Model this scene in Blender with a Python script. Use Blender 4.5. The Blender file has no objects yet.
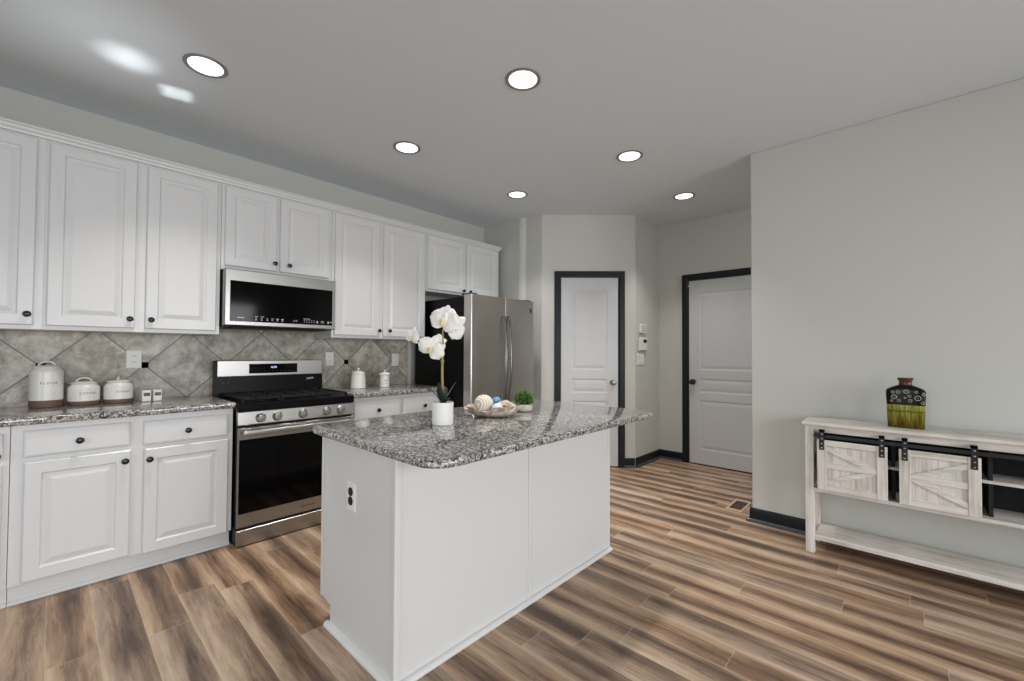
import bpy, bmesh, math, random
from mathutils import Vector, Matrix

scene = bpy.context.scene
COL = scene.collection
random.seed(7)
PI = math.pi

# ------------------------------------------------------------------ camera
F_PX, YAW, CY, PITCH, ROLL, CAM_H = 426.7973, 0.7488, 342.7134, 0.0203, 0.0049, 1.246
f0 = Vector((math.cos(YAW), math.sin(YAW), 0))
r0 = Vector((math.sin(YAW), -math.cos(YAW), 0))
u0 = Vector((0, 0, 1))
fw = f0 * math.cos(PITCH) + u0 * math.sin(PITCH)
u1 = -f0 * math.sin(PITCH) + u0 * math.cos(PITCH)
rt = r0 * math.cos(ROLL) + u1 * math.sin(ROLL)
up = -r0 * math.sin(ROLL) + u1 * math.cos(ROLL)
cam_data = bpy.data.cameras.new('camera')
cam = bpy.data.objects.new('camera', cam_data)
COL.objects.link(cam)
cam.matrix_world = Matrix(((rt.x, up.x, -fw.x, 0), (rt.y, up.y, -fw.y, 0), (rt.z, up.z, -fw.z, CAM_H), (0, 0, 0, 1)))
cam_data.sensor_fit = 'HORIZONTAL'
cam_data.sensor_width = 36
cam_data.lens = F_PX / 1024 * 36
cam_data.shift_y = (CY - 340.5) / 1024
cam_data.clip_start = 0.05
scene.camera = cam

# ------------------------------------------------------------------ light, exposure
scene.view_settings.view_transform = 'Standard'
scene.view_settings.look = 'None'
scene.view_settings.gamma = 1
scene.view_settings.use_curve_mapping = False
scene.view_settings.exposure = -0.12

world = bpy.data.worlds.new('world')
scene.world = world
world.use_nodes = True
world.node_tree.nodes['Background'].inputs[0].default_value = (0.75, 0.85, 1.0, 1)
world.node_tree.nodes['Background'].inputs[1].default_value = 1.0


def area(name, loc, target, sx, sy, power, color=(1, 1, 1), spread=180):
    d = bpy.data.lights.new(name, 'AREA')
    d.shape = 'RECTANGLE'
    d.size, d.size_y, d.energy, d.color = sx, sy, power, color
    d.spread = math.radians(spread)
    o = bpy.data.objects.new(name, d)
    COL.objects.link(o)
    o.location = loc
    o.rotation_euler = (Vector(target) - Vector(loc)).to_track_quat('-Z', 'Y').to_euler()
    return o


def spot(name, loc, target, power, angle, blend=0.1, square=False, size=0.01, color=(1, 1, 1)):
    d = bpy.data.lights.new(name, 'SPOT')
    d.energy, d.spot_size, d.spot_blend, d.use_square = power, math.radians(angle), blend, square
    d.shadow_soft_size, d.color = size, color
    o = bpy.data.objects.new(name, d)
    COL.objects.link(o)
    o.location = loc
    o.rotation_euler = (Vector(target) - Vector(loc)).to_track_quat('-Z', 'Y').to_euler()
    return o


# daylight through the two windows of the wall behind the camera and the one in the left wall
area('daylight_rear_left', (-0.9, -3.24, 1.35), (-0.9, 2.0, -0.9), 1.7, 1.7, 62, (0.97, 0.985, 1.0), 140)
area('daylight_rear_right', (1.9, -3.24, 1.35), (1.9, 2.0, -0.9), 1.7, 1.7, 62, (0.97, 0.985, 1.0), 140)
area('daylight_left', (-2.54, 0.6, 1.35), (3, 0.6, -0.9), 1.9, 1.7, 28, (0.92, 0.97, 1.0), 140)
# added fill light that brightens the entry hall, no fixture behind it
area('hall_fill', (4.25, -0.35, 2.70), (4.25, 1.2, 0.6), 0.2, 0.2, 9, (1.0, 0.98, 0.95), 170)
# added unseen lamps aimed up, in place of sunlight reflected on to the ceiling
g = area('added_glint_sharp', (0.40, 2.80, 1.0), (0.465, 3.12, 2.743), 0.14, 0.13, 0.042, (0.95, 1.0, 1.0), 2)
area('added_glint_soft', (0.16, 2.65, 1.0), (0.235, 2.93, 2.743), 0.09, 0.09, 0.085, (0.97, 1.0, 1.0), 9)
area('added_glint_wide', (0.00, 2.30, 1.0), (0.10, 2.80, 2.743), 0.2, 0.2, 0.28, (0.97, 1.0, 1.0), 34)

LAMP_W = 7.0        # each recessed ceiling light

H = 2.743          # ceiling height
YW = 3.773         # range wall
XC = 3.552         # wall behind the console
XD = 4.914         # wall of the far door


# ------------------------------------------------------------------ materials
def lin(r, g, b):
    def c(v):
        v /= 255
        return v / 12.92 if v <= 0.04045 else ((v + 0.055) / 1.055) ** 2.4
    return (c(r), c(g), c(b), 1)


class NT:
    def __init__(self, name):
        self.m = bpy.data.materials.new(name)
        self.m.use_nodes = True
        self.t = self.m.node_tree
        self.b = self.t.nodes['Principled BSDF']

    def n(self, kind, **kw):
        nd = self.t.nodes.new('ShaderNode' + kind)
        for k, v in kw.items():
            setattr(nd, k, v)
        return nd

    def link(self, a, b):
        self.t.links.new(a, b)

    def val(self, sock, v):
        if isinstance(v, (int, float, tuple)):
            sock.default_value = v
        else:
            self.link(v, sock)

    def math(self, op, a, b=None, c=None):
        nd = self.n('Math', operation=op)
        for i, v in enumerate((a, b, c)):
            if v is not None:
                self.val(nd.inputs[i], v)
        return nd.outputs[0]

    def xyz(self, coord='Object'):
        tc = self.n('TexCoord')
        s = self.n('SeparateXYZ')
        self.link(tc.outputs[coord], s.inputs[0])
        return s.outputs

    def vec(self, x, y, z):
        c = self.n('CombineXYZ')
        for i, v in enumerate((x, y, z)):
            self.val(c.inputs[i], v)
        return c.outputs[0]

    def noise(self, vec, scale=5, detail=3, rough=0.5, dist=0.0):
        nd = self.n('TexNoise')
        if vec is not None:
            self.link(vec, nd.inputs['Vector'])
        nd.inputs['Scale'].default_value = scale
        nd.inputs['Detail'].default_value = detail
        nd.inputs['Roughness'].default_value = rough
        nd.inputs['Distortion'].default_value = dist
        return nd.outputs['Fac']

    def ramp(self, fac, stops, interp='LINEAR'):
        nd = self.n('ValToRGB')
        cr = nd.color_ramp
        cr.interpolation = interp
        while len(cr.elements) < len(stops):
            cr.elements.new(0.5)
        for e, (p, c) in zip(cr.elements, stops):
            e.position = p
            e.color = c if len(c) == 4 else (*c, 1)
        self.link(fac, nd.inputs[0])
        return nd.outputs[0]

    def mix(self, fac, a, b, blend='MIX'):
        nd = self.n('Mix', data_type='RGBA', blend_type=blend)
        self.val(nd.inputs[0], fac)
        self.val(nd.inputs[6], a)
        self.val(nd.inputs[7], b)
        return nd.outputs[2]

    def bump(self, h, strength=0.1, dist=0.01):
        nd = self.n('Bump')
        nd.inputs['Strength'].default_value = strength
        nd.inputs['Distance'].default_value = dist
        self.link(h, nd.inputs['Height'])
        self.link(nd.outputs[0], self.b.inputs['Normal'])

    def set(self, **kw):
        names = dict(color='Base Color', rough='Roughness', metal='Metallic', spec='Specular IOR Level',
                     emit='Emission Color', estr='Emission Strength', coat='Coat Weight', trans='Transmission Weight',
                     aniso='Anisotropic')
        for k, v in kw.items():
            self.val(self.b.inputs[names[k]], v)
        return self


def paint(name, rgb, rough=0.5, var=0.03, bump=0.02, scale=60, **kw):
    m = NT(name)
    tc = m.n('TexCoord')
    nz = m.noise(tc.outputs['Object'], scale, 3)
    c = lin(*rgb)
    lo = tuple(v * (1 - var) for v in c[:3]) + (1,)
    hi = tuple(min(1, v * (1 + var)) for v in c[:3]) + (1,)
    m.set(color=m.ramp(nz, [(0.3, lo), (0.7, hi)]), rough=rough, **kw)
    if bump:
        m.bump(nz, bump, 0.004)
    return m.m


M = {}
M['wall'] = paint('wall_paint', (197, 197, 191), 0.6, 0.01, 0.05, 220)
M['ceiling'] = paint('ceiling_paint', (222, 228, 233), 0.7, 0.01, 0.05, 180)
M['white'] = paint('cabinet_white', (216, 216, 216), 0.32, 0.008, 0.01, 40)
M['island'] = paint('island_white', (211, 211, 210), 0.4, 0.008, 0.01, 40)
M['door'] = paint('door_white', (198, 199, 200), 0.4, 0.01, 0.01, 40)
M['trimdark'] = paint('dark_trim_paint', (20, 24, 31), 0.35, 0.05, 0.01, 40, spec=0.3)
M['shoe'] = paint('shoe_grey_paint', (60, 64, 72), 0.35, 0.04, 0.01, 40)
M['black'] = paint('black_enamel', (9, 9, 10), 0.3, 0.05, 0, spec=0.12)
M['blackmatte'] = paint('black_iron', (15, 15, 16), 0.55, 0.2, 0.1, 160, spec=0.25)
M['knob'] = paint('knob_black', (12, 11, 12), 0.25, 0.1, 0)
M['ringshade'] = paint('trim_ring_shaded', (128, 128, 128), 0.45, 0.02, 0)  # white trim ring, its recess shading put into the grey
M['plastic'] = paint('white_plastic', (228, 227, 222), 0.4, 0.01, 0)
M['ceramic'] = paint('white_ceramic', (222, 220, 213), 0.25, 0.02, 0.02, 90)
M['potwhite'] = paint('white_pot_glaze', (232, 231, 228), 0.35, 0.01, 0.01)
M['brownbase'] = paint('bare_brown_clay', (104, 80, 68), 0.6, 0.12, 0.1, 120)
M['ink'] = paint('black_ink', (48, 48, 50), 0.5, 0.05, 0)
M['greyink'] = paint('grey_ink', (176, 178, 180), 0.5, 0.05, 0)
M['darkink'] = paint('engraved_grey', (60, 58, 56), 0.5, 0.05, 0)
M['cream'] = paint('cream_clay', (206, 199, 184), 0.5, 0.06, 0.08, 60)
M['soil'] = paint('dark_soil', (44, 36, 28), 0.9, 0.4, 0.6, 160)
M['leaf'] = paint('orchid_leaf_green', (38, 52, 34), 0.35, 0.25, 0.05, 40)
M['moss'] = paint('topiary_green', (84, 118, 48), 0.6, 0.5, 0.1, 60)
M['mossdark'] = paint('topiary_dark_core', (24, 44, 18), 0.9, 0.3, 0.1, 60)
M['stem'] = paint('orchid_stem', (150, 132, 82), 0.5, 0.15, 0.1, 60)
M['petal'] = paint('orchid_petal', (236, 234, 228), 0.5, 0.03, 0.06, 70)
M['lip'] = paint('orchid_lip', (222, 205, 150), 0.5, 0.1, 0.05, 70)
M['terracotta'] = paint('vase_neck_brown', (80, 40, 24), 0.28, 0.25, 0.05, 50)
M['nickel'] = paint('satin_nickel', (150, 146, 140), 0.28, 0.03, 0, metal=1.0)
M['knobdark'] = paint('dark_bronze', (62, 58, 56), 0.3, 0.05, 0, metal=0.8)
M['ventwood'] = paint('vent_tan', (190, 164, 138), 0.45, 0.08, 0.05)
M['ventdark'] = paint('vent_dark', (70, 54, 44), 0.6, 0.1, 0)
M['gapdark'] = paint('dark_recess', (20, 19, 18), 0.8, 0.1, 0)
M['blueball'] = paint('blue_ball', (92, 132, 176), 0.6, 0.2, 0.3, 90)
M['paleball'] = paint('pale_blue_ball', (198, 212, 218), 0.6, 0.08, 0.2, 90)
M['rail'] = paint('console_rail_metal', (40, 40, 43), 0.4, 0.1, 0.03, metal=0.5)
M['bolt'] = paint('bolt_steel', (150, 150, 152), 0.35, 0.1, 0, metal=0.9)
M['glassblack'] = paint('black_glass', (4, 4, 5), 0.08, 0.02, 0, spec=0.18)


def stainless(name, rgb, rough, horizontal=True):
    m = NT(name)
    x, y, z = m.xyz()
    v = m.vec(m.math('MULTIPLY', x, 3 if horizontal else 300), m.math('MULTIPLY', y, 3), m.math('MULTIPLY', z, 300 if horizontal else 3))
    nz = m.noise(v, 1.0, 2)
    c = lin(*rgb)
    m.set(color=m.ramp(nz, [(0.3, tuple(k * 0.94 for k in c[:3])), (0.7, tuple(min(1, k * 1.06) for k in c[:3]))]), metal=1.0,
          rough=m.math('ADD', m.math('MULTIPLY', nz, 0.12), rough - 0.06))
    m.bump(nz, 0.02, 0.001)
    return m.m


M['steel'] = stainless('stainless_brushed', (172, 170, 167), 0.32)
M['steeldark'] = stainless('stainless_dark', (204, 200, 195), 0.3, False)
M['handle'] = stainless('handle_dark_steel', (112, 110, 108), 0.25, False)


def floor_mat():
    m = NT('wood_plank_floor')
    x, y, z = m.xyz()
    W, L = 0.152, 1.22
    rx = m.math('DIVIDE', m.math('SUBTRACT', x, 2.129), W)
    row = m.math('FLOOR', rx)
    fx = m.math('SUBTRACT', rx, row)
    wn = m.n('TexWhiteNoise', noise_dimensions='1D')
    m.link(row, wn.inputs['W'])
    ry = m.math('ADD', m.math('DIVIDE', y, L), m.math('MULTIPLY', wn.outputs['Value'], 7.3))
    colm = m.math('FLOOR', ry)
    fy = m.math('SUBTRACT', ry, colm)
    idv = m.vec(row, colm, 0.0)
    wn2 = m.n('TexWhiteNoise', noise_dimensions='2D')
    m.link(idv, wn2.inputs['Vector'])
    rnd = wn2.outputs['Value']
    s2 = m.n('SeparateColor')
    m.link(wn2.outputs['Color'], s2.inputs[0])
    r2 = s2.outputs[1]
    off = m.math('MULTIPLY', rnd, 37.0)
    # broad light and dark bands running along each plank
    v1 = m.vec(m.math('ADD', m.math('MULTIPLY', x, 10.0), off), m.math('MULTIPLY', y, 0.8), off)
    band = m.noise(v1, 1.0, 2, 0.5, 0.8)
    # heart of the plank is darker than its edges
    v5 = m.vec(off, m.math('MULTIPLY', y, 1.6), off)
    mid = m.math('ADD', m.math('ADD', 0.25, m.math('MULTIPLY', r2, 0.3)), m.math('MULTIPLY', m.noise(v5, 1.0, 2), 0.4))
    heart = m.math('SUBTRACT', 1.0, m.math('MULTIPLY', m.math('ABSOLUTE', m.math('SUBTRACT', fx, mid)), 2.2))
    # mottled cloudiness, fine grain
    v2 = m.vec(m.math('ADD', m.math('MULTIPLY', x, 75.0), off), m.math('MULTIPLY', y, 4.0), off)
    grain = m.noise(v2, 1.0, 5, 0.65, 0.5)
    v3 = m.vec(m.math('ADD', m.math('MULTIPLY', x, 20.0), off), m.math('MULTIPLY', y, 2.2), off)
    blot = m.noise(v3, 1.0, 4, 0.65, 0.7)
    f = m.math('ADD', m.math('MULTIPLY', band, 0.42), m.math('MULTIPLY', grain, 0.26))
    f = m.math('ADD', f, m.math('MULTIPLY', blot, 0.36))
    f = m.math('SUBTRACT', f, m.math('MULTIPLY', m.math('SUBTRACT', heart, 0.35), 0.15))
    f = m.math('ADD', f, m.math('MULTIPLY', m.math('SUBTRACT', rnd, 0.5), 0.07))
    warm = m.ramp(f, [(0.35, lin(84, 63, 49)), (0.46, lin(130, 102, 80)), (0.56, lin(168, 138, 111)), (0.70, lin(198, 171, 143))])
    cool = m.ramp(f, [(0.35, lin(78, 63, 52)), (0.46, lin(120, 100, 84)), (0.56, lin(157, 136, 117)), (0.70, lin(190, 169, 148))])
    col = m.mix(r2, warm, cool)
    # cathedral grain: thin dark lines
    v4 = m.vec(m.math('ADD', m.math('MULTIPLY', x, 26.0), off), m.math('MULTIPLY', y, 2.2), off)
    wv = m.noise(v4, 1.0, 1, 0.4, 0.8)
    lines = m.math('ABSOLUTE', m.math('SINE', m.math('MULTIPLY', wv, 60.0)))
    lm = m.math('MULTIPLY', m.math('SUBTRACT', 1.0, m.math('POWER', lines, 0.5)), m.math('MULTIPLY', m.math('GREATER_THAN', heart, 0.5), 0.4))
    col = m.mix(lm, col, lin(60, 48, 42))
    ex = m.math('LESS_THAN', m.math('MINIMUM', fx, m.math('SUBTRACT', 1.0, fx)), 0.010)
    ey = m.math('LESS_THAN', m.math('MINIMUM', fy, m.math('SUBTRACT', 1.0, fy)), 0.0014)
    edge = m.math('MAXIMUM', ex, ey)
    col = m.mix(m.math('MULTIPLY', edge, 0.4), col, lin(204, 180, 154))
    m.set(color=col, rough=m.math('ADD', 0.30, m.math('MULTIPLY', grain, 0.16)), spec=0.4)
    m.bump(m.math('SUBTRACT', m.math('MULTIPLY', grain, 0.4), edge), 0.08, 0.003)
    return m.m


M['floor'] = floor_mat()


def granite():
    m = NT('granite_speckled')
    tc = m.n('TexCoord')
    o = tc.outputs['Object']

    def vor(scale, vec=o):
        v = m.n('TexVoronoi')
        v.inputs['Scale'].default_value = scale
        m.link(vec, v.inputs['Vector'])
        s = m.n('SeparateColor')
        m.link(v.outputs['Color'], s.inputs[0])
        return s.outputs
    wob = m.n('VectorMath', operation='ADD')
    nz = m.n('TexNoise')
    nz.inputs['Scale'].default_value = 90
    m.link(o, nz.inputs['Vector'])
    sc = m.n('VectorMath', operation='SCALE')
    sc.inputs['Scale'].default_value = 0.006
    m.link(nz.outputs['Color'], sc.inputs[0])
    m.link(o, wob.inputs[0])
    m.link(sc.outputs[0], wob.inputs[1])
    a = vor(100, wob.outputs[0])
    b = vor(210)
    base = m.ramp(a[0], [(0.0, lin(46, 45, 46)), (0.15, lin(96, 94, 93)), (0.36, lin(140, 137, 134)), (0.62, lin(172, 169, 166)), (0.82, lin(208, 205, 202)), (0.94, lin(132, 116, 106))], 'CONSTANT')
    fine = m.ramp(b[0], [(0.0, lin(30, 30, 31)), (0.45, lin(112, 108, 106)), (0.75, lin(206, 203, 200))], 'CONSTANT')
    cl = m.noise(o, 14, 3)
    pick = m.math('GREATER_THAN', b[1], 0.62)
    col = m.mix(m.math('MULTIPLY', pick, 0.85), base, fine)
    col = m.mix(m.math('MULTIPLY', cl, 0.22), col, lin(146, 141, 137))
    m.set(color=col, rough=0.07, spec=0.55)
    return m.m


M['granite'] = granite()


def tile_mat():
    # world coordinates: the backsplash object sits at the origin
    m = NT('diagonal_stone_tile')
    x, y, z = m.xyz()
    S, X0, Z0 = 0.468, 0.422, 1.142
    dx, dz = m.math('SUBTRACT', x, X0), m.math('SUBTRACT', z, Z0)
    u = m.math('DIVIDE', m.math('ADD', dx, dz), S)
    v = m.math('DIVIDE', m.math('SUBTRACT', dx, dz), S)
    fu, fv = m.math('FRACT', u), m.math('FRACT', v)
    du = m.math('MINIMUM', fu, m.math('SUBTRACT', 1.0, fu))
    dv = m.math('MINIMUM', fv, m.math('SUBTRACT', 1.0, fv))
    grout = m.math('LESS_THAN', m.math('MINIMUM', du, dv), 0.0085)
    idv = m.vec(m.math('FLOOR', u), m.math('FLOOR', v), 0.0)
    wn = m.n('TexWhiteNoise', noise_dimensions='2D')
    m.link(idv, wn.inputs['Vector'])
    r = wn.outputs['Value']
    p = m.vec(m.math('ADD', x, m.math('MULTIPLY', r, 9.0)), m.math('MULTIPLY', r, 5.0), z)
    n1 = m.noise(p, 6, 6, 0.62, 0.6)
    n2 = m.noise(p, 24, 5, 0.65, 0.4)
    f = m.math('ADD', m.math('MULTIPLY', n1, 0.62), m.math('MULTIPLY', n2, 0.38))
    col = m.ramp(f, [(0.36, lin(124, 116, 103)), (0.46, lin(158, 152, 140)), (0.54, lin(182, 178, 167)), (0.64, lin(208, 204, 194))])
    rust = m.math('MULTIPLY', m.math('GREATER_THAN', m.noise(p, 11, 3, 0.6, 0.8), 0.63), 0.4)
    col = m.mix(rust, col, lin(150, 116, 88))
    col = m.mix(m.math('MULTIPLY', m.math('SUBTRACT', r, 0.5), 0.35), col, lin(120, 116, 106))
    col = m.mix(grout, col, lin(92, 88, 80))
    # small black inserts where four tiles meet along the middle row
    k = m.math('ABSOLUTE', m.math('SUBTRACT', m.math('FRACT', m.math('ADD', m.math('DIVIDE', dx, S), 0.5)), 0.5))
    ins = m.math('MULTIPLY', m.math('LESS_THAN', m.math('MULTIPLY', k, S), 0.021), m.math('LESS_THAN', m.math('ABSOLUTE', dz), 0.020))
    ins = m.math('MULTIPLY', ins, m.math('LESS_THAN', x, 2.1))
    col = m.mix(ins, col, lin(8, 8, 8))
    m.set(color=col, rough=0.38, spec=m.math('MULTIPLY', m.math('SUBTRACT', 1.0, ins), 0.4))
    m.bump(m.math('SUBTRACT', m.math('MULTIPLY', f, 0.6), grout), 0.15, 0.004)
    return m.m


M['tile'] = tile_mat()


def whitewash(name, ax='x', tone=1.0):
    m = NT(name)
    x, y, z = m.xyz()
    k = dict(x=(2.5, 50, 50), z=(50, 50, 2.5))[ax]
    v = m.vec(m.math('MULTIPLY', x, k[0]), m.math('MULTIPLY', y, k[1]), m.math('MULTIPLY', z, k[2]))
    g = m.noise(v, 1.0, 5, 0.62, 0.5)
    tc = m.n('TexCoord')
    b = m.noise(tc.outputs['Object'], 7, 3)
    f = m.math('ADD', m.math('MULTIPLY', g, 0.7), m.math('MULTIPLY', b, 0.3))
    col = m.ramp(f, [(0.32, lin(166, 157, 147)), (0.42, lin(200, 194, 185)), (0.54, lin(220, 215, 208)), (0.7, lin(230, 226, 220))])
    kn = m.n('TexVoronoi')
    kn.inputs['Scale'].default_value = 5.5
    m.link(tc.outputs['Object'], kn.inputs['Vector'])
    col = m.mix(m.math('MULTIPLY', m.math('LESS_THAN', kn.outputs['Distance'], 0.085), 0.7), col, lin(112, 98, 86))
    m.set(color=col, rough=0.6)
    m.bump(g, 0.15, 0.003)
    return m.m


M['wash'] = whitewash('whitewashed_wood', 'x')
M['washv'] = whitewash('whitewashed_wood_upright', 'z')


def woven():
    m = NT('woven_cream')
    tc = m.n('TexCoord')
    w = m.n('TexWave')
    w.inputs['Scale'].default_value = 26
    w.inputs['Distortion'].default_value = 3
    m.link(tc.outputs['Object'], w.inputs['Vector'])
    m.set(color=m.ramp(w.outputs['Fac'], [(0.0, lin(184, 170, 148)), (0.4, lin(222, 216, 204))]), rough=0.7)
    m.bump(w.outputs['Fac'], 0.5, 0.004)
    return m.m


M['woven'] = woven()


def shell(name, a, b):
    m = NT(name)
    tc = m.n('TexCoord')
    f = m.noise(tc.outputs['Object'], 26, 5, 0.6, 1.2)
    m.set(color=m.ramp(f, [(0.38, lin(*a)), (0.6, lin(*b))]), rough=0.45)
    m.bump(f, 0.4, 0.004)
    return m.m


M['dish'] = shell('mottled_dish_glaze', (126, 106, 92), (206, 196, 184))
M['shell'] = shell('beige_shell', (150, 124, 92), (222, 208, 184))
M['coral'] = shell('pale_coral', (170, 150, 128), (224, 214, 200))


def vase_mat():
    m = NT('vase_glaze')
    x, y, z = m.xyz()
    tc = m.n('TexCoord')
    # upper half: black with ringed circles
    rings = [(-0.055, 0.205, 0.009, 0), (-0.062, 0.176, 0.0, 0.013), (-0.032, 0.206, 0.011, 0), (0.004, 0.211, 0.015, 0), (0.046, 0.210, 0.009, 0),
             (0.076, 0.198, 0.010, 0), (-0.049, 0.178, 0.017, 0), (-0.002, 0.175, 0.006, 0), (0.017, 0.186, 0.009, 0), (0.052, 0.176, 0.019, 1),
             (-0.028, 0.158, 0.010, 0), (0.020, 0.160, 0.011, 0), (-0.060, 0.154, 0.008, 0), (0.072, 0.150, 0.010, 0)]
    mask = None
    for cx, cz, r, _ in rings:
        if r == 0:
            continue
        d = m.math('SQRT', m.math('ADD', m.math('POWER', m.math('SUBTRACT', x, cx), 2.0), m.math('POWER', m.math('SUBTRACT', z, cz), 2.0)))
        e = m.math('LESS_THAN', m.math('ABSOLUTE', m.math('SUBTRACT', d, r * 0.68)), 0.0015 if r < 0.014 else 0.0021)
        e = m.math('MAXIMUM', e, m.math('LESS_THAN', d, r * 0.14))
        mask = e if mask is None else m.math('MAXIMUM', mask, e)
    top = m.mix(mask, lin(8, 8, 9), lin(150, 142, 134))
    # lower half: yellow-green glaze that runs down in drips
    v = m.vec(m.math('MULTIPLY', x, 95.0), m.math('MULTIPLY', y, 30.0), m.math('MULTIPLY', z, 9.0))
    d1 = m.noise(v, 1.0, 4, 0.6, 0.4)
    f = m.math('ADD', m.math('MULTIPLY', d1, 0.75), m.math('MULTIPLY', z, 2.0))
    low = m.ramp(f, [(0.38, lin(74, 50, 12)), (0.50, lin(98, 92, 26)), (0.62, lin(138, 136, 50)), (0.74, lin(172, 172, 92))])
    band = m.math('LESS_THAN', m.math('ABSOLUTE', m.math('SUBTRACT', z, m.math('ADD', 0.086, m.math('MULTIPLY', d1, 0.02)))), 0.006)
    low = m.mix(m.math('MULTIPLY', band, 0.6), low, lin(52, 52, 20))
    up_ = m.math('GREATER_THAN', m.math('ADD', z, m.math('MULTIPLY', d1, 0.004)), 0.135)
    m.set(color=m.mix(up_, low, top), rough=0.25, spec=0.2)
    return m.m


M['vase'] = vase_mat()


def emit(name, rgb, s):
    m = NT(name)
    m.set(color=(0.8, 0.8, 0.8, 1), emit=lin(*rgb), estr=s, rough=0.6)
    return m.m


M['lens'] = emit('lamp_lens', (255, 250, 244), 2.2)
M['digits'] = emit('display_digits', (170, 190, 255), 1.6)


# ------------------------------------------------------------------ mesh builder
class MB:
    def __init__(self):
        self.v, self.f = [], []

    def add(self, verts, faces):
        o = len(self.v)
        self.v += [tuple(p) for p in verts]
        self.f += [tuple(i + o for i in q) for q in faces]
        return self

    def bm(self, bm):
        bm.verts.index_update()
        self.add([v.co.copy() for v in bm.verts], [[v.index for v in q.verts] for q in bm.faces])
        bm.free()
        return self

    def box(self, x0, y0, z0, x1, y1, z1, b=0.0, seg=1):
        bm = bmesh.new()
        bmesh.ops.create_cube(bm, size=1)
        for v in bm.verts:
            v.co = Vector(((x0 + x1) / 2 + v.co.x * (x1 - x0), (y0 + y1) / 2 + v.co.y * (y1 - y0), (z0 + z1) / 2 + v.co.z * (z1 - z0)))
        if b:
            bmesh.ops.bevel(bm, geom=list(bm.edges), offset=b, segments=seg, profile=0.5, affect='EDGES')
        return self.bm(bm)

    def rings(self, loops, cap0=True, cap1=True):
        n = len(loops[0])
        vs = [p for l in loops for p in l]
        fs = []
        for i in range(len(loops) - 1):
            for j in range(n):
                k = (j + 1) % n
                fs.append((i * n + j, i * n + k, (i + 1) * n + k, (i + 1) * n + j))
        if cap0:
            fs.append(tuple(reversed(range(n))))
        if cap1:
            fs.append(tuple(range((len(loops) - 1) * n, len(loops) * n)))
        return self.add(vs, fs)

    def rect_rings(self, x0, z0, x1, z1, prof, cap0=True, cap1=True):
        """loft of rectangles facing -y: prof = [(inset, y), ...]"""
        return self.rings([[(x0 + i, y, z0 + i), (x1 - i, y, z0 + i), (x1 - i, y, z1 - i), (x0 + i, y, z1 - i)] for i, y in prof], cap0, cap1)

    def prism(self, pts, z0, z1, b=0.0):
        loops = [[(x, y, z0) for x, y in pts], [(x, y, z1) for x, y in pts]]
        return self.rings(loops)

    def lathe(self, prof, c=(0, 0, 0), seg=32, ax='z', wob=None):
        loops = []
        for r, h in prof:
            l = []
            for j in range(seg):
                a = 2 * PI * j / seg
                rr = r if wob is None else r * wob(a, h)
                p = (rr * math.cos(a), rr * math.sin(a), h)
                if ax == 'y':
                    p = (p[0], -p[2], p[1])     # axis points to -y
                elif ax == 'x':
                    p = (p[2], p[0], p[1])
                l.append((p[0] + c[0], p[1] + c[1], p[2] + c[2]))
            loops.append(l)
        return self.rings(loops)

    def tube(self, pts, r, seg=10, cap=True):
        pts = [Vector(p) for p in pts]
        rs = r if isinstance(r, (list, tuple)) else [r] * len(pts)
        loops = []
        ref = None
        for i, p in enumerate(pts):
            t = (pts[min(i + 1, len(pts) - 1)] - pts[max(i - 1, 0)]).normalized()
            if ref is None:
                ref = Vector((0, 0, 1)) if abs(t.z) < 0.9 else Vector((1, 0, 0))
            n = (ref - t * ref.dot(t)).normalized()
            ref = n
            b = t.cross(n)
            loops.append([tuple(p + (n * math.cos(2 * PI * j / seg) + b * math.sin(2 * PI * j / seg)) * rs[i]) for j in range(seg)])
        return self.rings(loops, cap, cap)

    def sphere(self, c, r, seg=20, rg=12, sx=1, sy=1, sz=1, fn=None):
        loops = []
        for i in range(1, rg):
            th = PI * i / rg
            loops.append([])
            for j in range(seg):
                a = 2 * PI * j / seg
                d = Vector((math.sin(th) * math.cos(a), math.sin(th) * math.sin(a), -math.cos(th)))
                k = r * (fn(d) if fn else 1)
                loops[-1].append((c[0] + d.x * k * sx, c[1] + d.y * k * sy, c[2] + d.z * k * sz))
        return self.rings(loops)

    def panelled(self, x0, z0, x1, z1, yf, yb, panels, prof):
        """slab facing -y whose front carries moulded panels: panels = [(x0,z0,x1,z1)], prof = [(inset, dy)]"""
        xs = sorted({x0, x1} | {p[0] for p in panels} | {p[2] for p in panels})
        zs = sorted({z0, z1} | {p[1] for p in panels} | {p[3] for p in panels})
        for i in range(len(xs) - 1):
            for j in range(len(zs) - 1):
                a, b, c, d = xs[i], zs[j], xs[i + 1], zs[j + 1]
                if any(p[0] - 1e-6 <= a and c <= p[2] + 1e-6 and p[1] - 1e-6 <= b and d <= p[3] + 1e-6 for p in panels):
                    continue
                self.add([(a, yf, b), (c, yf, b), (c, yf, d), (a, yf, d)], [(0, 1, 2, 3)])
        for p in panels:
            self.rect_rings(*p, [(q[0], yf + q[1]) for q in prof], False, True)
        self.add([(x0, yf, z0), (x1, yf, z0), (x1, yf, z1), (x0, yf, z1), (x0, yb, z0), (x1, yb, z0), (x1, yb, z1), (x0, yb, z1)],
                 [(0, 4, 5, 1), (1, 5, 6, 2), (2, 6, 7, 3), (3, 7, 4, 0), (4, 7, 6, 5)])
        return self

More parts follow.
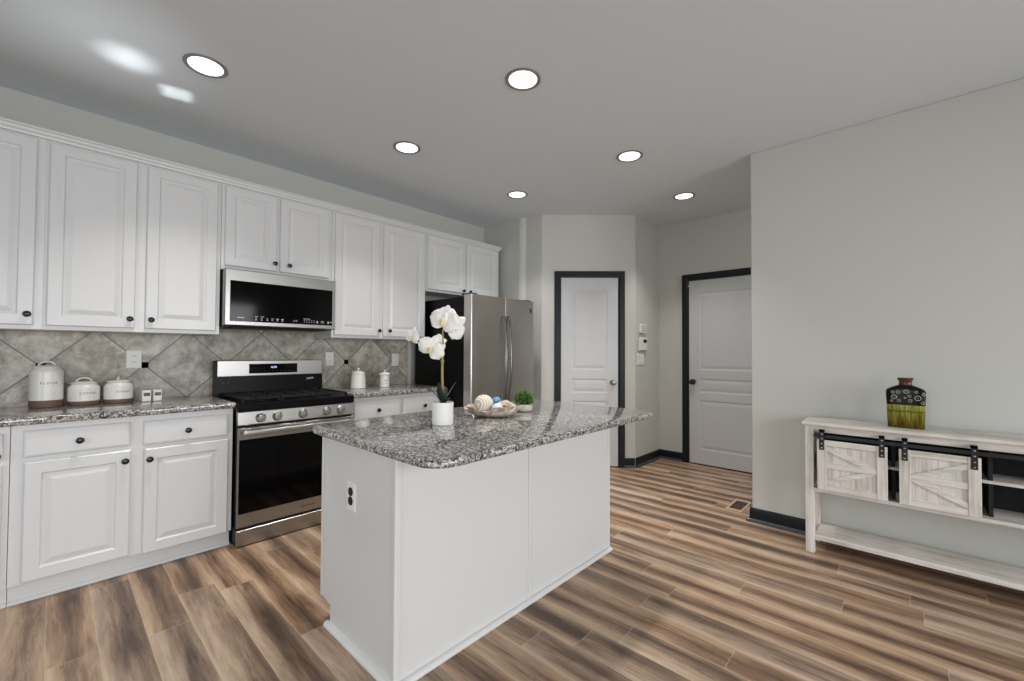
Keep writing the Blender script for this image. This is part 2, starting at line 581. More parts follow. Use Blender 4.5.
    def build(self, name, mat, parent=None, smooth=None):
        me = bpy.data.meshes.new(name)
        me.from_pydata(self.v, [], self.f)
        bm = bmesh.new()
        bm.from_mesh(me)
        bmesh.ops.remove_doubles(bm, verts=bm.verts, dist=1e-6)
        bmesh.ops.recalc_face_normals(bm, faces=bm.faces)
        bm.to_mesh(me)
        bm.free()
        me.materials.append(M[mat] if isinstance(mat, str) else mat)
        if smooth:
            me.shade_smooth()
            me.set_sharp_from_angle(angle=math.radians(smooth))
        o = bpy.data.objects.new(name, me)
        COL.objects.link(o)
        if parent:
            o.parent = parent
        return o


def tag(o, label, cat, group=None):
    o['label'] = label
    o['category'] = cat
    if group:
        o['group'] = group
    return o


def thing(name, label, cat, loc=(0, 0, 0), rotz=0.0, group=None):
    o = bpy.data.objects.new(name, None)
    o.empty_display_size = 0.05
    COL.objects.link(o)
    o.location = loc
    o.rotation_euler = (0, 0, rotz)
    return tag(o, label, cat, group)


def struct(name, mb, mat, smooth=None):
    o = mb.build(name, mat, None, smooth)
    o['kind'] = 'structure'
    return o


def text_part(name, s, size, mat, parent, loc, rot=(PI / 2, 0, 0), depth=0.0006, wrap=None, space=1.0):
    """lettering as real, slightly raised mesh; wrap = radius of an upright cylinder it follows (about local z)"""
    cu = bpy.data.curves.new(name, 'FONT')
    cu.body, cu.size, cu.extrude = s, size, depth
    cu.align_x, cu.align_y = 'CENTER', 'CENTER'
    cu.space_character = space
    tmp = bpy.data.objects.new('tmp', cu)
    COL.objects.link(tmp)
    dg = bpy.context.evaluated_depsgraph_get()
    me = bpy.data.meshes.new_from_object(tmp.evaluated_get(dg))
    COL.objects.unlink(tmp)
    bpy.data.objects.remove(tmp)
    me.name = name
    me.materials.clear()
    me.materials.append(M[mat])
    from mathutils import Euler
    R = Euler(rot).to_matrix().to_4x4()
    for v in me.vertices:
        if wrap:
            a = v.co.x / wrap
            rr = wrap + v.co.z
            p = Vector((rr * math.sin(a), -rr * math.cos(a), v.co.y))
            p = Matrix.Rotation(rot[2], 4, 'Z') @ p
        else:
            p = R @ v.co
        v.co = p + Vector(loc)
    o = bpy.data.objects.new(name, me)
    COL.objects.link(o)
    o.parent = parent
    return o


# ------------------------------------------------------------------ room shell
struct('floor', MB().box(-2.75, -3.45, -0.1, 5.1, 3.95, 0.0), 'floor')
struct('ceiling', MB().box(-2.75, -3.45, H, 5.1, 3.95, H + 0.1), 'ceiling')
struct('wall_range', MB().box(-2.6, YW + 0.0015, 0, 3.55, YW + 0.14, H), 'wall')
PD = Vector((4.299 - 3.66, 2.184 - 2.895, 0)).normalized()
pantry_pts = [(3.55, 3.913), (3.55, 3.19), (3.562, 3.165), (3.60, 3.135), (3.625, 2.93), (3.66, 2.895), (4.295, 2.188), (4.31, 2.175), (XD + 0.12, 2.175), (XD + 0.12, 3.913)]
struct('wall_pantry', MB().prism(pantry_pts, 0, H), 'wall')
struct('wall_door', MB().box(XD, -1.3, 0, XD + 0.12, 2.175, H), 'wall')
struct('wall_console', MB().box(XC, -3.3, 0, XC + 0.125, 0.861, H, 0.006), 'wall')
struct('wall_hall', MB().box(XC + 0.125, -1.3, 0, XD, -1.18, H), 'wall')


def wall_with_windows(name, axis, pos, t, a0, a1, holes):
    """solid wall with rectangular openings, axis 'x' runs along x at y=pos, 'y' along y at x=pos"""
    mb = MB()

    def put(u0, u1, z0, z1):
        if axis == 'x':
            mb.box(u0, pos - t, z0, u1, pos, z1)
        else:
            mb.box(pos - t, u0, z0, pos, u1, z1)
    cur = a0
    for h0, h1, z0, z1 in holes:
        put(cur, h0, 0, H)
        put(h0, h1, 0, z0)
        put(h0, h1, z1, H)
        cur = h1
    put(cur, a1, 0, H)
    return struct(name, mb, 'wall')


wall_with_windows('wall_rear', 'x', -3.3, 0.14, -2.6, XC, [(-1.8, 0.0, 0.45, 2.25), (1.0, 2.8, 0.45, 2.25)])
wall_with_windows('wall_left', 'y', -2.6, 0.14, -3.3, 3.773, [(-0.4, 1.6, 0.45, 2.25)])


def window(name, axis, pos, a0, a1):
    mb = MB()

    def put(m, u0, u1, z0, z1, d0=0.03, d1=0.09):
        if axis == 'x':
            m.box(u0, pos - d1, z0, u1, pos - d0, z1, 0.004)
        else:
            m.box(pos - d1, u0, z0, pos - d0, u1, z1, 0.004)
    z0, z1, w = 0.45, 2.25, 0.05
    put(mb, a0, a0 + w, z0, z1)
    put(mb, a1 - w, a1, z0, z1)
    put(mb, a0 + w, a1 - w, z0, z0 + w)
    put(mb, a0 + w, a1 - w, z1 - w, z1)
    put(mb, (a0 + a1) / 2 - 0.03, (a0 + a1) / 2 + 0.03, z0 + w, z1 - w)
    put(mb, a0 + w, (a0 + a1) / 2 - 0.03, 1.32, 1.38)
    put(mb, (a0 + a1) / 2 + 0.03, a1 - w, 1.32, 1.38)
    o = struct(name, mb, 'door')
    return o


window('window_1', 'x', -3.3, -1.8, 0.0)
window('window_2', 'x', -3.3, 1.0, 2.8)
window('window_3', 'y', -2.6, -0.4, 1.6)


def baseboard(name, p0, p1, side, ext0=0.0, ext1=0.0):
    """dark board with a lighter shoe; side = unit normal into the room"""
    p0, p1, n = Vector((*p0, 0)), Vector((*p1, 0)), Vector((*side, 0)).normalized()
    d = (p1 - p0).normalized()

    def strip(prof, e0, e1):
        mb = MB()
        mb.rings([[tuple(p0 - d * e0 + n * a + Vector((0, 0, z))) for a, z in prof], [tuple(p1 + d * e1 + n * a + Vector((0, 0, z))) for a, z in prof]])
        return mb
    o = struct(name, strip([(0, 0), (0.015, 0), (0.015, 0.082), (0.009, 0.096), (0.004, 0.10), (0, 0.10)], ext0, ext1), 'trimdark')
    c = strip([(0.015, 0), (0.034, 0), (0.034, 0.008), (0.029, 0.017), (0.021, 0.022), (0.015, 0.024)], ext0 * 2.2, ext1 * 2.2).build('shoe_molding', 'shoe', o)
    return o


baseboard('baseboard_console', (XC, -3.3), (XC, 0.861), (-1, 0), 0, 0.015)
baseboard('baseboard_console_end', (XC, 0.861), (XC + 0.125, 0.861), (0, 1), 0.0, 0.0)
PN = Vector((-PD.y, PD.x, 0))            # points into the pantry block
if PN.dot(Vector((1, 1, 0))) < 0:
    PN = -PN
P1 = Vector((3.66, 2.895, 0))
pj = lambda s: (P1 + PD * s).to_2d()
baseboard('baseboard_pantry', pj(0.848), pj(0.955), tuple((-PN).to_2d()), 0, 0.006)
baseboard('baseboard_alarm', (4.31, 2.175), (XD, 2.175), (0, -1))
baseboard('baseboard_door', (XD, 2.175), (XD, 1.898), (-1, 0))


# ------------------------------------------------------------------ panelled doors of the room
def room_door(name, loc, rotz, x0, x1, ztop, knob_x, cas, knob_mat, casing_right=True, rails=None):
    """local x to the right seen from the room, local y into the wall; leaf from x0 to x1"""
    w = cas
    leaf = MB()
    s = 0.115
    pan = [(x0 + s, a, x1 - s, b) for a, b in rails]
    leaf.panelled(x0 + 0.003, 0.012, x1 - 0.003, ztop, -0.006, -0.0005, pan, [(0, 0), (0.012, 0.004), (0.018, 0.0045), (0.05, 0.0005)])
    o = leaf.build(name, 'door')
    o['kind'] = 'structure'
    o.location = loc
    o.rotation_euler = (0, 0, rotz)
    c = MB()
    pr = [(0, -0.0005), (0.0, -0.016), (0.006, -0.021), (w - 0.02, -0.021), (w - 0.014, -0.014), (w - 0.002, -0.012), (w, -0.0005)]
    # three lengths mitred at the corners
    lo, ro, to = x0 - w, x1 + w, ztop + 0.008 + w
    path = [(lo, 0.0, 1, 0), (lo, to, 1, -1), (ro, to, -1, -1), (ro, 0.0, -1, 0)]
    loops = []
    for px, pz, sx, sz in path:
        loops.append([(px + sx * a, y, pz + sz * a) for a, y in pr])
    c.rings(loops)
    c.build('door_casing', 'trimdark', o)
    MB().box(x0 - 0.002, -0.009, 0.0, x1 + 0.002, -0.0005, 0.011).build('threshold', 'trimdark', o)
    k = MB().lathe([(0.030, 0.006), (0.032, 0.010), (0.030, 0.014), (0.012, 0.017), (0.011, 0.034), (0.018, 0.038), (0.027, 0.046), (0.028, 0.056), (0.022, 0.064), (0.008, 0.067)], (knob_x, 0, 0.915), 24, 'y')
    k.build('door_knob', knob_mat, o, 40)
    return o


rails3 = [(0.17, 0.715), (0.80, 0.955), (1.05, 1.915)]
room_door('door_1', (P1.x, P1.y, 0), math.atan2(PD.y, PD.x), 0.162, 0.782, 2.045, 0.724, 0.071, 'nickel', rails=rails3)
d2 = room_door('door_2', (XD, 1.823, 0), -PI / 2, 0.0, 0.82, 2.045, 0.045, 0.075, 'knobdark', rails=rails3)
MB().box(-0.005, -0.024, 1.985, 0.055, -0.006, 2.0, 0.003).build('door_sensor', 'plastic', d2)

# ------------------------------------------------------------------ backsplash
bs = MB().rings([[(x, y, z) for x, z in [(-0.9, 0.914), (2.477, 0.914), (2.477, 1.3505), (1.549, 1.3505), (1.549, 1.403), (0.776, 1.403), (0.776, 1.3505), (-0.9, 1.3505)]] for y in (YW - 0.012, YW)]).build('tile_backsplash', 'tile')
tag(bs, 'grey stone backsplash of large diagonal tiles with small black inserts', 'backsplash')


# ------------------------------------------------------------------ cabinets
def cab_knob(x, y, z, parent):
    MB().lathe([(0.007, 0.0), (0.006, 0.012), (0.013, 0.016), (0.0165, 0.021), (0.015, 0.026), (0.008, 0.029)], (x, y, z), 18, 'y').build('knob', 'knob', parent, 40)


def raised_door(x0, z0, x1, z1, yf, yb, parent, name='door', fr=0.057):
    mb = MB().rect_rings(x0, z0, x1, z1, [(0, yb), (0, yf + 0.005), (0.005, yf), (fr, yf), (fr + 0.006, yf + 0.008), (fr + 0.011, yf + 0.009), (fr + 0.036, yf + 0.0015), (fr + 0.040, yf + 0.001)])
    return mb.build(name, 'white', parent)


def drawer_front(x0, z0, x1, z1, yf, yb, parent):
    mb = MB().rect_rings(x0, z0, x1, z1, [(0, yb), (0, yf + 0.007), (0.004, yf + 0.003), (0.012, yf)])
    return mb.build('drawer', 'white', parent)


def upper_cabinet(name, label, x0, x1, z0, doors):
    """doors = [(x0, x1, z0, knob x, knob z)]"""
    t = thing(name, label, 'cabinet', (x0, 3.463, z0), 0, 'white upper cabinets')
    b = MB().box(0, 0, 0, x1 - x0, YW - 3.463, 2.40 - z0, 0.0015)
    b.build('body', 'white', t)
    for a, c, dz, kx, kz in doors:
        d = raised_door(a - x0, dz - z0, c - x0, 2.385 - z0, -0.020, -0.0005, t)
        cab_knob(kx - x0, -0.020, kz - z0, d)
    return t


upper_cabinet('upper_cabinet', 'white upper cabinet at the left edge of the photo, cut by the frame', -0.86, -0.0412, 1.352,
              [(-0.83, -0.46, 1.375, -0.485, 1.433), (-0.445, -0.074, 1.375, -0.097, 1.433)])
upper_cabinet('upper_cabinet', 'tall two-door white upper cabinet above the flour canister and stone tiles', -0.041, 0.775, 1.352,
              [(-0.028, 0.336, 1.375, 0.313, 1.430), (0.385, 0.752, 1.375, 0.412, 1.430)])
upper_cabinet('upper_cabinet', 'short two-door white upper cabinet right above the microwave', 0.777, 1.548, 1.803,
              [(0.797, 1.127, 1.832, 1.111, 1.887), (1.150, 1.519, 1.832, 1.211, 1.886)])
upper_cabinet('upper_cabinet', 'tall two-door white upper cabinet between microwave and refrigerator', 1.55, 2.474, 1.352,
              [(1.569, 1.977, 1.375, 1.966, 1.423), (2.012, 2.458, 1.375, 2.069, 1.425)])
upper_cabinet('upper_cabinet', 'short two-door white upper cabinet above the refrigerator', 2.476, 3.492, 1.835,
              [(2.492, 2.970, 1.858, 2.940, 1.881), (2.994, 3.450, 1.858, 3.034, 1.881)])
cp = [(3.62, 2.400), (3.463, 2.400), (3.452, 2.400), (3.450, 2.412), (3.442, 2.420), (3.438, 2.432), (3.430, 2.436), (3.430, 2.446), (3.62, 2.446)]
mb = MB()
mb.rings([[(-0.9, y, z) for y, z in cp], [(3.492 + (3.463 - y if y < 3.463 else 0), y, z) for y, z in cp]])
tag(mb.build('crown_molding', 'white'), 'long white crown strip along the top of the upper cabinets', 'molding')


def base_cabinet(label, x0, x1, drawers, doors, toe=True):
    t = thing('base_cabinet', label, 'cabinet', (x0, 3.17, 0), 0, 'white base cabinets')
    MB().box(0, 0, 0.10, x1 - x0, YW - 3.17, 0.875, 0.0015).build('body', 'white', t)
    MB().box(0, 0.045, 0, x1 - x0, 0.20, 0.10).build('toe_kick', 'white', t)
    MB().rings([[(0, 0.045 + a, z) for a, z in q] for q in [[(0, 0), (-0.014, 0), (-0.014, 0.006), (-0.009, 0.014), (0, 0.018)]]] +
               [[(x1 - x0, 0.045 + a, z) for a, z in [(0, 0), (-0.014, 0), (-0.014, 0.006), (-0.009, 0.014), (0, 0.018)]]]).build('shoe_molding', 'white', t)
    for a, c, z0, z1, kx, kz in drawers:
        d = drawer_front(a - x0, z0, c - x0, z1, -0.020, -0.0005, t)
        cab_knob(kx - x0, -0.020, kz, d)
    for a, c, z0, z1, kx, kz in doors:
        d = raised_door(a - x0, z0, c - x0, z1, -0.020, -0.0005, t)
        cab_knob(kx - x0, -0.020, kz, d)
    return t


base_cabinet('white base cabinet at the left edge of the photo, mostly outside it', -0.9, -0.131,
             [(-0.87, -0.152, 0.715, 0.842, -0.51, 0.778)], [(-0.87, -0.52, 0.115, 0.69, -0.55, 0.63), (-0.505, -0.152, 0.115, 0.69, -0.172, 0.739)])
base_cabinet('white base cabinet with two drawers over two doors left of the range', -0.129, 0.793,
             [(-0.089, 0.300, 0.715, 0.846, 0.105, 0.776), (0.357, 0.763, 0.706, 0.842, 0.558, 0.769)],
             [(-0.085, 0.305, 0.112, 0.692, 0.281, 0.636), (0.361, 0.767, 0.100, 0.686, 0.384, 0.628)])
base_cabinet('white base cabinet right of the range, partly hidden behind the island', 1.583, 2.475,
             [(1.601, 2.013, 0.700, 0.842, 1.801, 0.767), (2.044, 2.458, 0.700, 0.842, 2.25, 0.765)],
             [(1.603, 2.011, 0.105, 0.680, 1.985, 0.63), (2.046, 2.456, 0.105, 0.680, 2.072, 0.63)])


def slab(name, label, pts, z0, z1, bev=0.012):
    bm = bmesh.new()
    vs = [bm.verts.new((x, y, z0)) for x, y in pts]
    fc = bm.faces.new(vs)
    r = bmesh.ops.extrude_face_region(bm, geom=[fc])
    for g in r['geom']:
        if isinstance(g, bmesh.types.BMVert):
            g.co.z = z1
    bm.edges.ensure_lookup_table()
    ed = [e for e in bm.edges if abs(e.verts[0].co.z - e.verts[1].co.z) < 1e-6]
    bmesh.ops.bevel(bm, geom=ed, offset=bev, segments=3, profile=0.5, affect='EDGES')
    o = MB().bm(bm).build(name, 'granite', None, 35)
    return tag(o, label, 'countertop', 'granite countertops')


slab('granite_countertop', 'grey speckled granite countertop left of the range under the canisters', [(-0.9, 3.132), (0.797, 3.132), (0.797, YW - 0.013), (-0.9, YW - 0.013)], 0.876, 0.914, 0.010)
slab('granite_countertop', 'short grey granite countertop between range and refrigerator', [(1.580, 3.132), (2.492, 3.132), (2.492, YW - 0.013), (1.580, YW - 0.013)], 0.876, 0.914, 0.010)


def rrect(x0, y0, x1, y1, r, seg=9):
    pts = []
    for cx, cy, a0 in [(x1 - r, y0 + r, -PI / 2), (x1 - r, y1 - r, 0), (x0 + r, y1 - r, PI / 2), (x0 + r, y0 + r, PI)]:
        for i in range(seg + 1):
            a = a0 + PI / 2 * i / seg
            pts.append((cx + r * math.cos(a), cy + r * math.sin(a)))
    return pts


slab('granite_countertop', 'large grey speckled granite island top with rounded corners', rrect(0.805, 1.076, 2.425, 2.06, 0.105), 0.868, 0.898, 0.012)

# ------------------------------------------------------------------ island
isl = thing('kitchen_island', 'white panelled kitchen island under the granite top in the middle of the room', 'island', (0.878, 1.40, 0))
LX, LY = 2.416 - 0.878, 0.632
prof = [(0, 0), (LY - 0.098, 0), (LY - 0.098, 0.092), (LY, 0.105), (LY, 0.867), (0, 0.867)]
MB().rings([[(0, y, z) for y, z in prof], [(LX, y, z) for y, z in prof]]).build('body', 'island', isl)
MB().box(-0.006, -0.007, 0, 0.020, 0.018, 0.867, 0.004, 2).build('corner_post', 'island', isl)
MB().box(LX - 0.018, -0.006, 0.0, LX + 0.004, 0.016, 0.867, 0.004, 2).build('corner_post', 'island', isl)
MB().box(0.752, -0.006, 0.0, 0.770, 0.0, 0.867, 0.003, 2).build('batten', 'island', isl)
MB().box(-0.004, LY - 0.02, 0.105, 0.0, LY, 0.867, 0.0015).build('end_stile', 'island', isl)
q = [(0.007, 0), (-0.017, 0), (-0.017, 0.006), (-0.013, 0.013), (-0.006, 0.018), (0.007, 0.019)]
mb = MB()
mb.rings([[(LX + 0.004, -0.007 + a, z) for a, z in q], [(-0.006 + a, -0.007 + a, z) for a, z in q], [(-0.006 + a, LY - 0.08, z) for a, z in q]])
mb.build('shoe_molding', 'island', isl)
for i in range(3):
    a = 0.02 + i * 0.505
    w = 0.485
    d = MB()
    d.rings([[(a + s, LY + y, 0.70 + s2) for s, y, s2 in []] or [(a, LY + 0.0005, 0.70), (a + w, LY + 0.0005, 0.70), (a + w, LY + 0.0005, 0.845), (a, LY + 0.0005, 0.845)],
             [(a, LY + 0.013, 0.70), (a + w, LY + 0.013, 0.70), (a + w, LY + 0.013, 0.845), (a, LY + 0.013, 0.845)],
             [(a + 0.012, LY + 0.02, 0.712), (a + w - 0.012, LY + 0.02, 0.712), (a + w - 0.012, LY + 0.02, 0.833), (a + 0.012, LY + 0.02, 0.833)]])
    dr = d.build('drawer', 'island', isl)
    MB().lathe([(0.006, -0.02), (0.006, -0.034), (0.016, -0.040), (0.014, -0.047), (0.006, -0.049)], (a + w / 2, LY, 0.772), 16, 'y').build('knob', 'knob', dr, 40)
    d = MB().rect_rings(a, 0.13, a + w, 0.68, [(0, LY + 0.0005), (0, LY + 0.015), (0.005, LY + 0.02), (0.057, LY + 0.02), (0.063, LY + 0.012), (0.068, LY + 0.011), (0.095, LY + 0.0185)])
    dd = d.build('door', 'island', isl)
    MB().lathe([(0.006, -0.02), (0.006, -0.034), (0.016, -0.040), (0.014, -0.047), (0.006, -0.049)], (a + 0.03, LY, 0.63), 16, 'y').build('knob', 'knob', dd, 40)


# ------------------------------------------------------------------ outlets and wall controls
def outlet(label, loc, rotz, w=0.072, h=0.116, face='plastic', kind='duplex'):
    t = thing('wall_outlet', label, 'outlet', loc, rotz, 'wall outlets')
    MB().rect_rings(-w / 2, -h / 2, w / 2, h / 2, [(0, -0.0003), (0, -0.003), (0.004, -0.006)]).build('cover_plate', 'plastic', t)
    for s in (-1, 1):
        if kind == 'duplex':
            r = MB().lathe([(0.0185, 0.006), (0.0185, 0.0085), (0.017, 0.009)], (0, 0, s * 0.0195), 20, 'y').build('receptacle', face, t)
            if face == 'plastic':
                MB().box(-0.007, -0.0096, s * 0.0195 - 0.002, -0.005, -0.009, s * 0.0195 + 0.007).box(0.005, -0.0096, s * 0.0195 - 0.002, 0.007, -0.009, s * 0.0195 + 0.007).build('slots', 'black', r)
        else:
            r = MB().box(-0.017, -0.009, s * 0.0195 - 0.016, 0.017, -0.006, s * 0.0195 + 0.016, 0.002).build('receptacle', face, t)
            MB().box(-0.007, -0.0096, s * 0.0195 - 0.004, -0.0045, -0.009, s * 0.0195 + 0.006).box(0.0045, -0.0096, s * 0.0195 - 0.004, 0.007, -0.009, s * 0.0195 + 0.006).build('slots', 'black', r)
    return t


yo = YW - 0.012
outlet('white outlet on the stone tile left of the range, above the small shakers', (0.368, yo, 1.181), 0, 0.078, 0.118, kind='square')
outlet('white outlet on the tile just right of the range backguard', (1.672, yo, 1.171), 0, 0.072, 0.120)
outlet('white outlet on the tile beside the refrigerator', (2.331, yo, 1.157), 0, 0.074, 0.122)
outlet('white outlet with two black sockets on the end of the island', (0.878, 1.741, 0.628), -PI / 2, 0.074, 0.122, 'black')

kx = 4.31
t = thing('alarm_keypad', 'small white keypad on the grey wall above the thermostat', 'keypad', (4.468, 2.175, 1.458))
MB().box(-0.078, -0.022, 0, 0.078, -0.0003, 0.098, 0.006, 2).build('case', 'plastic', t)
mb = MB()
for i in range(4):
    for j in range(3):
        mb.box(-0.055 + i * 0.03, -0.0245, 0.018 + j * 0.024, -0.035 + i * 0.03, -0.022, 0.033 + j * 0.024, 0.001)
mb.build('buttons', 'greyink', t)
t = thing('thermostat', 'white thermostat with a small dark screen between keypad and switch', 'thermostat', (4.46, 2.175, 1.262))
MB().box(-0.088, -0.026, 0, 0.088, -0.0003, 0.142, 0.008, 2).build('case', 'plastic', t)
MB().box(-0.01, -0.0275, 0.088, 0.07, -0.026, 0.122).build('screen', 'black', t)
t = thing('light_switch', 'white double light switch lowest on the grey alarm wall', 'switch', (4.432, 2.175, 1.100))
MB().rect_rings(-0.082, 0, 0.082, 0.134, [(0, -0.0003), (0, -0.003), (0.004, -0.006)]).build('cover_plate', 'plastic', t)
for s in (-0.036, 0.036):
    MB().box(s - 0.017, -0.0105, 0.034, s + 0.017, -0.006, 0.10, 0.002).build('rocker', 'plastic', t)

# ------------------------------------------------------------------ range
rg = thing('gas_range', 'stainless steel gas range with black cooktop and oven window', 'range', (0.800, 3.095, 0))
RW = 0.770
MB().box(0.004, 0.030, 0.02, RW - 0.004, 0.625, 0.852, 0.004).build('body', 'black', rg)
for x in (0.03, RW - 0.07):
    MB().box(x, 0.06, 0.0, x + 0.04, 0.10, 0.02).build('foot', 'black', rg)
dr = MB().rect_rings(0.006, 0.005, RW - 0.006, 0.108, [(0, 0.030), (0, 0.006), (0.005, 0.0)]).build('drawer', 'steel', rg)
od = MB().rect_rings(0.006, 0.120, RW - 0.006, 0.752, [(0, 0.030), (0, 0.005), (0.005, 0.0)]).build('oven_door', 'steel', rg)
MB().rect_rings(0.010, 0.210, RW - 0.010, 0.676, [(0, -0.0002), (0.0, -0.003), (0.002, -0.004)]).build('oven_window', 'glassblack', od)
hd = MB().box(0.02, -0.060, 0.705, RW - 0.02, -0.034, 0.738, 0.008, 3)
hd.box(0.045, -0.036, 0.709, 0.075, 0.0, 0.734, 0.004).box(RW - 0.075, -0.036, 0.709, RW - 0.045, 0.0, 0.734, 0.004)
hd.build('oven_handle', 'steel', od, 40)
text_part('lettering', 'FRIGIDAIRE', 0.017, 'darkink', od, (0.435, -0.0005, 0.164), space=1.1)
# sloping control panel
cpn = MB().rings([[(x, y, z) for y, z in [(0.03, 0.764), (0.0, 0.766), (-0.004, 0.772), (0.010, 0.848), (0.014, 0.854), (0.05, 0.854)]] for x in (0.003, RW - 0.003)])
cpo = cpn.build('control_panel', 'steel', rg)
for kxw in (0.934, 1.033, 1.198, 1.363, 1.467):
    k = MB().lathe([(0.031, 0.0), (0.031, 0.006), (0.027, 0.010), (0.025, 0.026), (0.021, 0.030), (0.006, 0.031)], (kxw - 0.803, 0.004, 0.806), 28, 'y')
    k.box(kxw - 0.803 - 0.0035, -0.033, 0.806 - 0.022, kxw - 0.803 + 0.0035, -0.024, 0.806 + 0.022, 0.0015)
    k.build('control_knob', 'steel', cpo, 40)
ct = MB().box(0.0, 0.0, 0.854, RW, 0.625, 0.905, 0.006, 2).build('cooktop', 'black', rg)
for bx, by, br in [(0.17, 0.17, 0.045), (0.17, 0.43, 0.038), (0.385, 0.30, 0.05), (0.60, 0.17, 0.05), (0.60, 0.43, 0.036)]:
    MB().lathe([(br + 0.012, 0.9), (br + 0.012, 0.911), (br, 0.912), (br, 0.921), (br - 0.006, 0.924)], (bx, by, 0), 24).build('burner', 'blackmatte', ct, 40)
for gx0, gx1 in [(0.035, 0.262), (0.27, 0.500), (0.508, 0.735)]:
    g = MB()
    y0, y1, zt, hw = 0.05, 0.545, 0.934, 0.006
    for yy in (y0, (y0 + y1) / 2, y1):
        g.box(gx0, yy - hw, zt - 0.014, gx1, yy + hw, zt, 0.002)
    for xx in (gx0 + hw, gx1 - hw, (gx0 + gx1) / 2):
        g.box(xx - hw, y0, zt - 0.014, xx + hw, y1, zt, 0.002)
    for yy in (y0 + 0.12, y1 - 0.12):
        g.box(gx0 + 0.01, yy - 0.005, zt - 0.012, gx1 - 0.01, yy + 0.005, zt - 0.001, 0.002)
    for xx in (gx0 + hw, gx1 - hw):
        for yy in (y0, y1):
            g.box(xx - 0.007, yy - 0.007, 0.903, xx + 0.007, yy + 0.007, zt - 0.01)
    g.build('grate', 'blackmatte', ct)
bg = MB().rings([[(x, y, z) for y, z in [(0.565, 0.905), (0.572, 0.99), (0.575, 1.045), (0.575, 1.158), (0.585, 1.166), (0.638, 1.166), (0.638, 0.905)]] for x in (0.0, RW)]).build('backguard', 'black', rg)
bp = MB().box(0.012, 0.567, 1.050, RW - 0.004, 0.5755, 1.166, 0.003).build('backguard_panel', 'steel', rg)
dp = MB().box(1.019 - 0.803, 0.564, 1.068, 1.366 - 0.803, 0.5672, 1.141, 0.001).build('display', 'glassblack', rg)
text_part('clock_digits', '10:28', 0.020, 'digits', dp, (0.385, 0.5635, 1.114), depth=0.0004)
for i in range(5):
    for j in range(2):
        MB().box(0.235 + i * 0.02, 0.5634, 1.086 + j * 0.02, 0.243 + i * 0.02, 0.564, 1.089 + j * 0.02).build('button_mark', 'darkink', dp)
for i in range(6):
    MB().box(0.345 + i * 0.03, 0.5634, 1.084, 0.354 + i * 0.03, 0.564, 1.087).build('button_mark', 'darkink', dp)
mb = MB()
for i in range(4):
    mb.box(0.640 + i * 0.014, 0.5685, 1.006 + 0.0015 * i, 0.651 + i * 0.014, 0.5735, 1.020 + 0.0015 * i)
mb.build('badge', 'greyink', bg)
for x in (0.052, 0.082):
    MB().sphere((x, 0.5735, 1.003), 0.006, 12, 8).build('screw_cap', 'bolt', bg, 60)

# ------------------------------------------------------------------ microwave
mw = thing('microwave_oven', 'stainless over-the-range microwave with a black glass door', 'microwave', (0.779, 3.36, 1.407))
MWW, MWH = 0.757, 0.393
MB().box(0.003, 0.045, 0.0, MWW - 0.003, 0.412, MWH, 0.003).build('body', 'black', mw)
md = MB().rect_rings(0, 0.006, MWW, MWH, [(0, 0.044), (0, 0.006), (0.006, 0.0)]).build('front_frame', 'steel', mw)
gl = MB().rect_rings(0.032, 0.036, MWW - 0.026, 0.314, [(0, -0.0002), (0, -0.002), (0.002, -0.003)]).build('glass_door', 'glassblack', mw)
zz = 0.058


def mark(x0, x1, z0, z1):
    MB().box(x0, -0.0036, z0, x1, -0.003, z1).build('control_mark', 'greyink', gl)


mark(0.075, 0.117, zz + 0.001, zz + 0.008)
for i in range(4):
    mark(0.185 + i * 0.036, 0.195 + i * 0.036, zz - 0.009, zz - 0.003)
    mark(0.186 + i * 0.036, 0.194 + i * 0.036, zz + 0.002, zz + 0.008)
    if i < 2:
        mark(0.182 + i * 0.036, 0.204 + i * 0.036, zz + 0.015, zz + 0.019)
for i in range(3):
    mark(0.290 + i * 0.033, 0.303 + i * 0.033, zz - 0.008, zz - 0.002)
    mark(0.288 + i * 0.033, 0.305 + i * 0.033, zz + 0.003, zz + 0.009)
for i in range(5):
    mark(0.515 + i * 0.018, 0.521 + i * 0.018, zz - 0.006, zz - 0.001)
    mark(0.515 + i * 0.018, 0.521 + i * 0.018, zz + 0.007, zz + 0.011)
mark(0.510, 0.56, zz + 0.018, zz + 0.022)
for i in range(2):
    mark(0.608 + i * 0.085, 0.620 + i * 0.085, zz - 0.008, zz + 0.008)
mark(0.640, 0.665, zz - 0.006, zz - 0.003)
mark(0.640, 0.665, zz + 0.005, zz + 0.009)
mark(0.712, 0.730, zz + 0.001, zz + 0.006)
text_part('clock_digits', '10:28', 0.014, 'greyink', gl, (0.452, -0.0032, zz), depth=0.0004)
MB().box(0.06, 0.06, -0.006, MWW - 0.06, 0.30, 0.0).build('vent_grille', 'blackmatte', mw)

# ------------------------------------------------------------------ refrigerator
fr = thing('refrigerator', 'stainless french-door refrigerator with black sides beside the pantry wall', 'refrigerator', (2.515, 2.83, 0))
FW = 0.868
MB().box(0.004, 0.105, 0.03, FW - 0.004, 0.86, 1.742, 0.004).build('body', 'black', fr)
for x in (0.04, FW - 0.09):
    MB().box(x, 0.13, 0.0, x + 0.05, 0.80, 0.03).build('foot', 'black', fr)
MB().box(0.02, 0.11, 0.012, FW - 0.02, 0.14, 0.075).build('base_grille', 'blackmatte', fr)


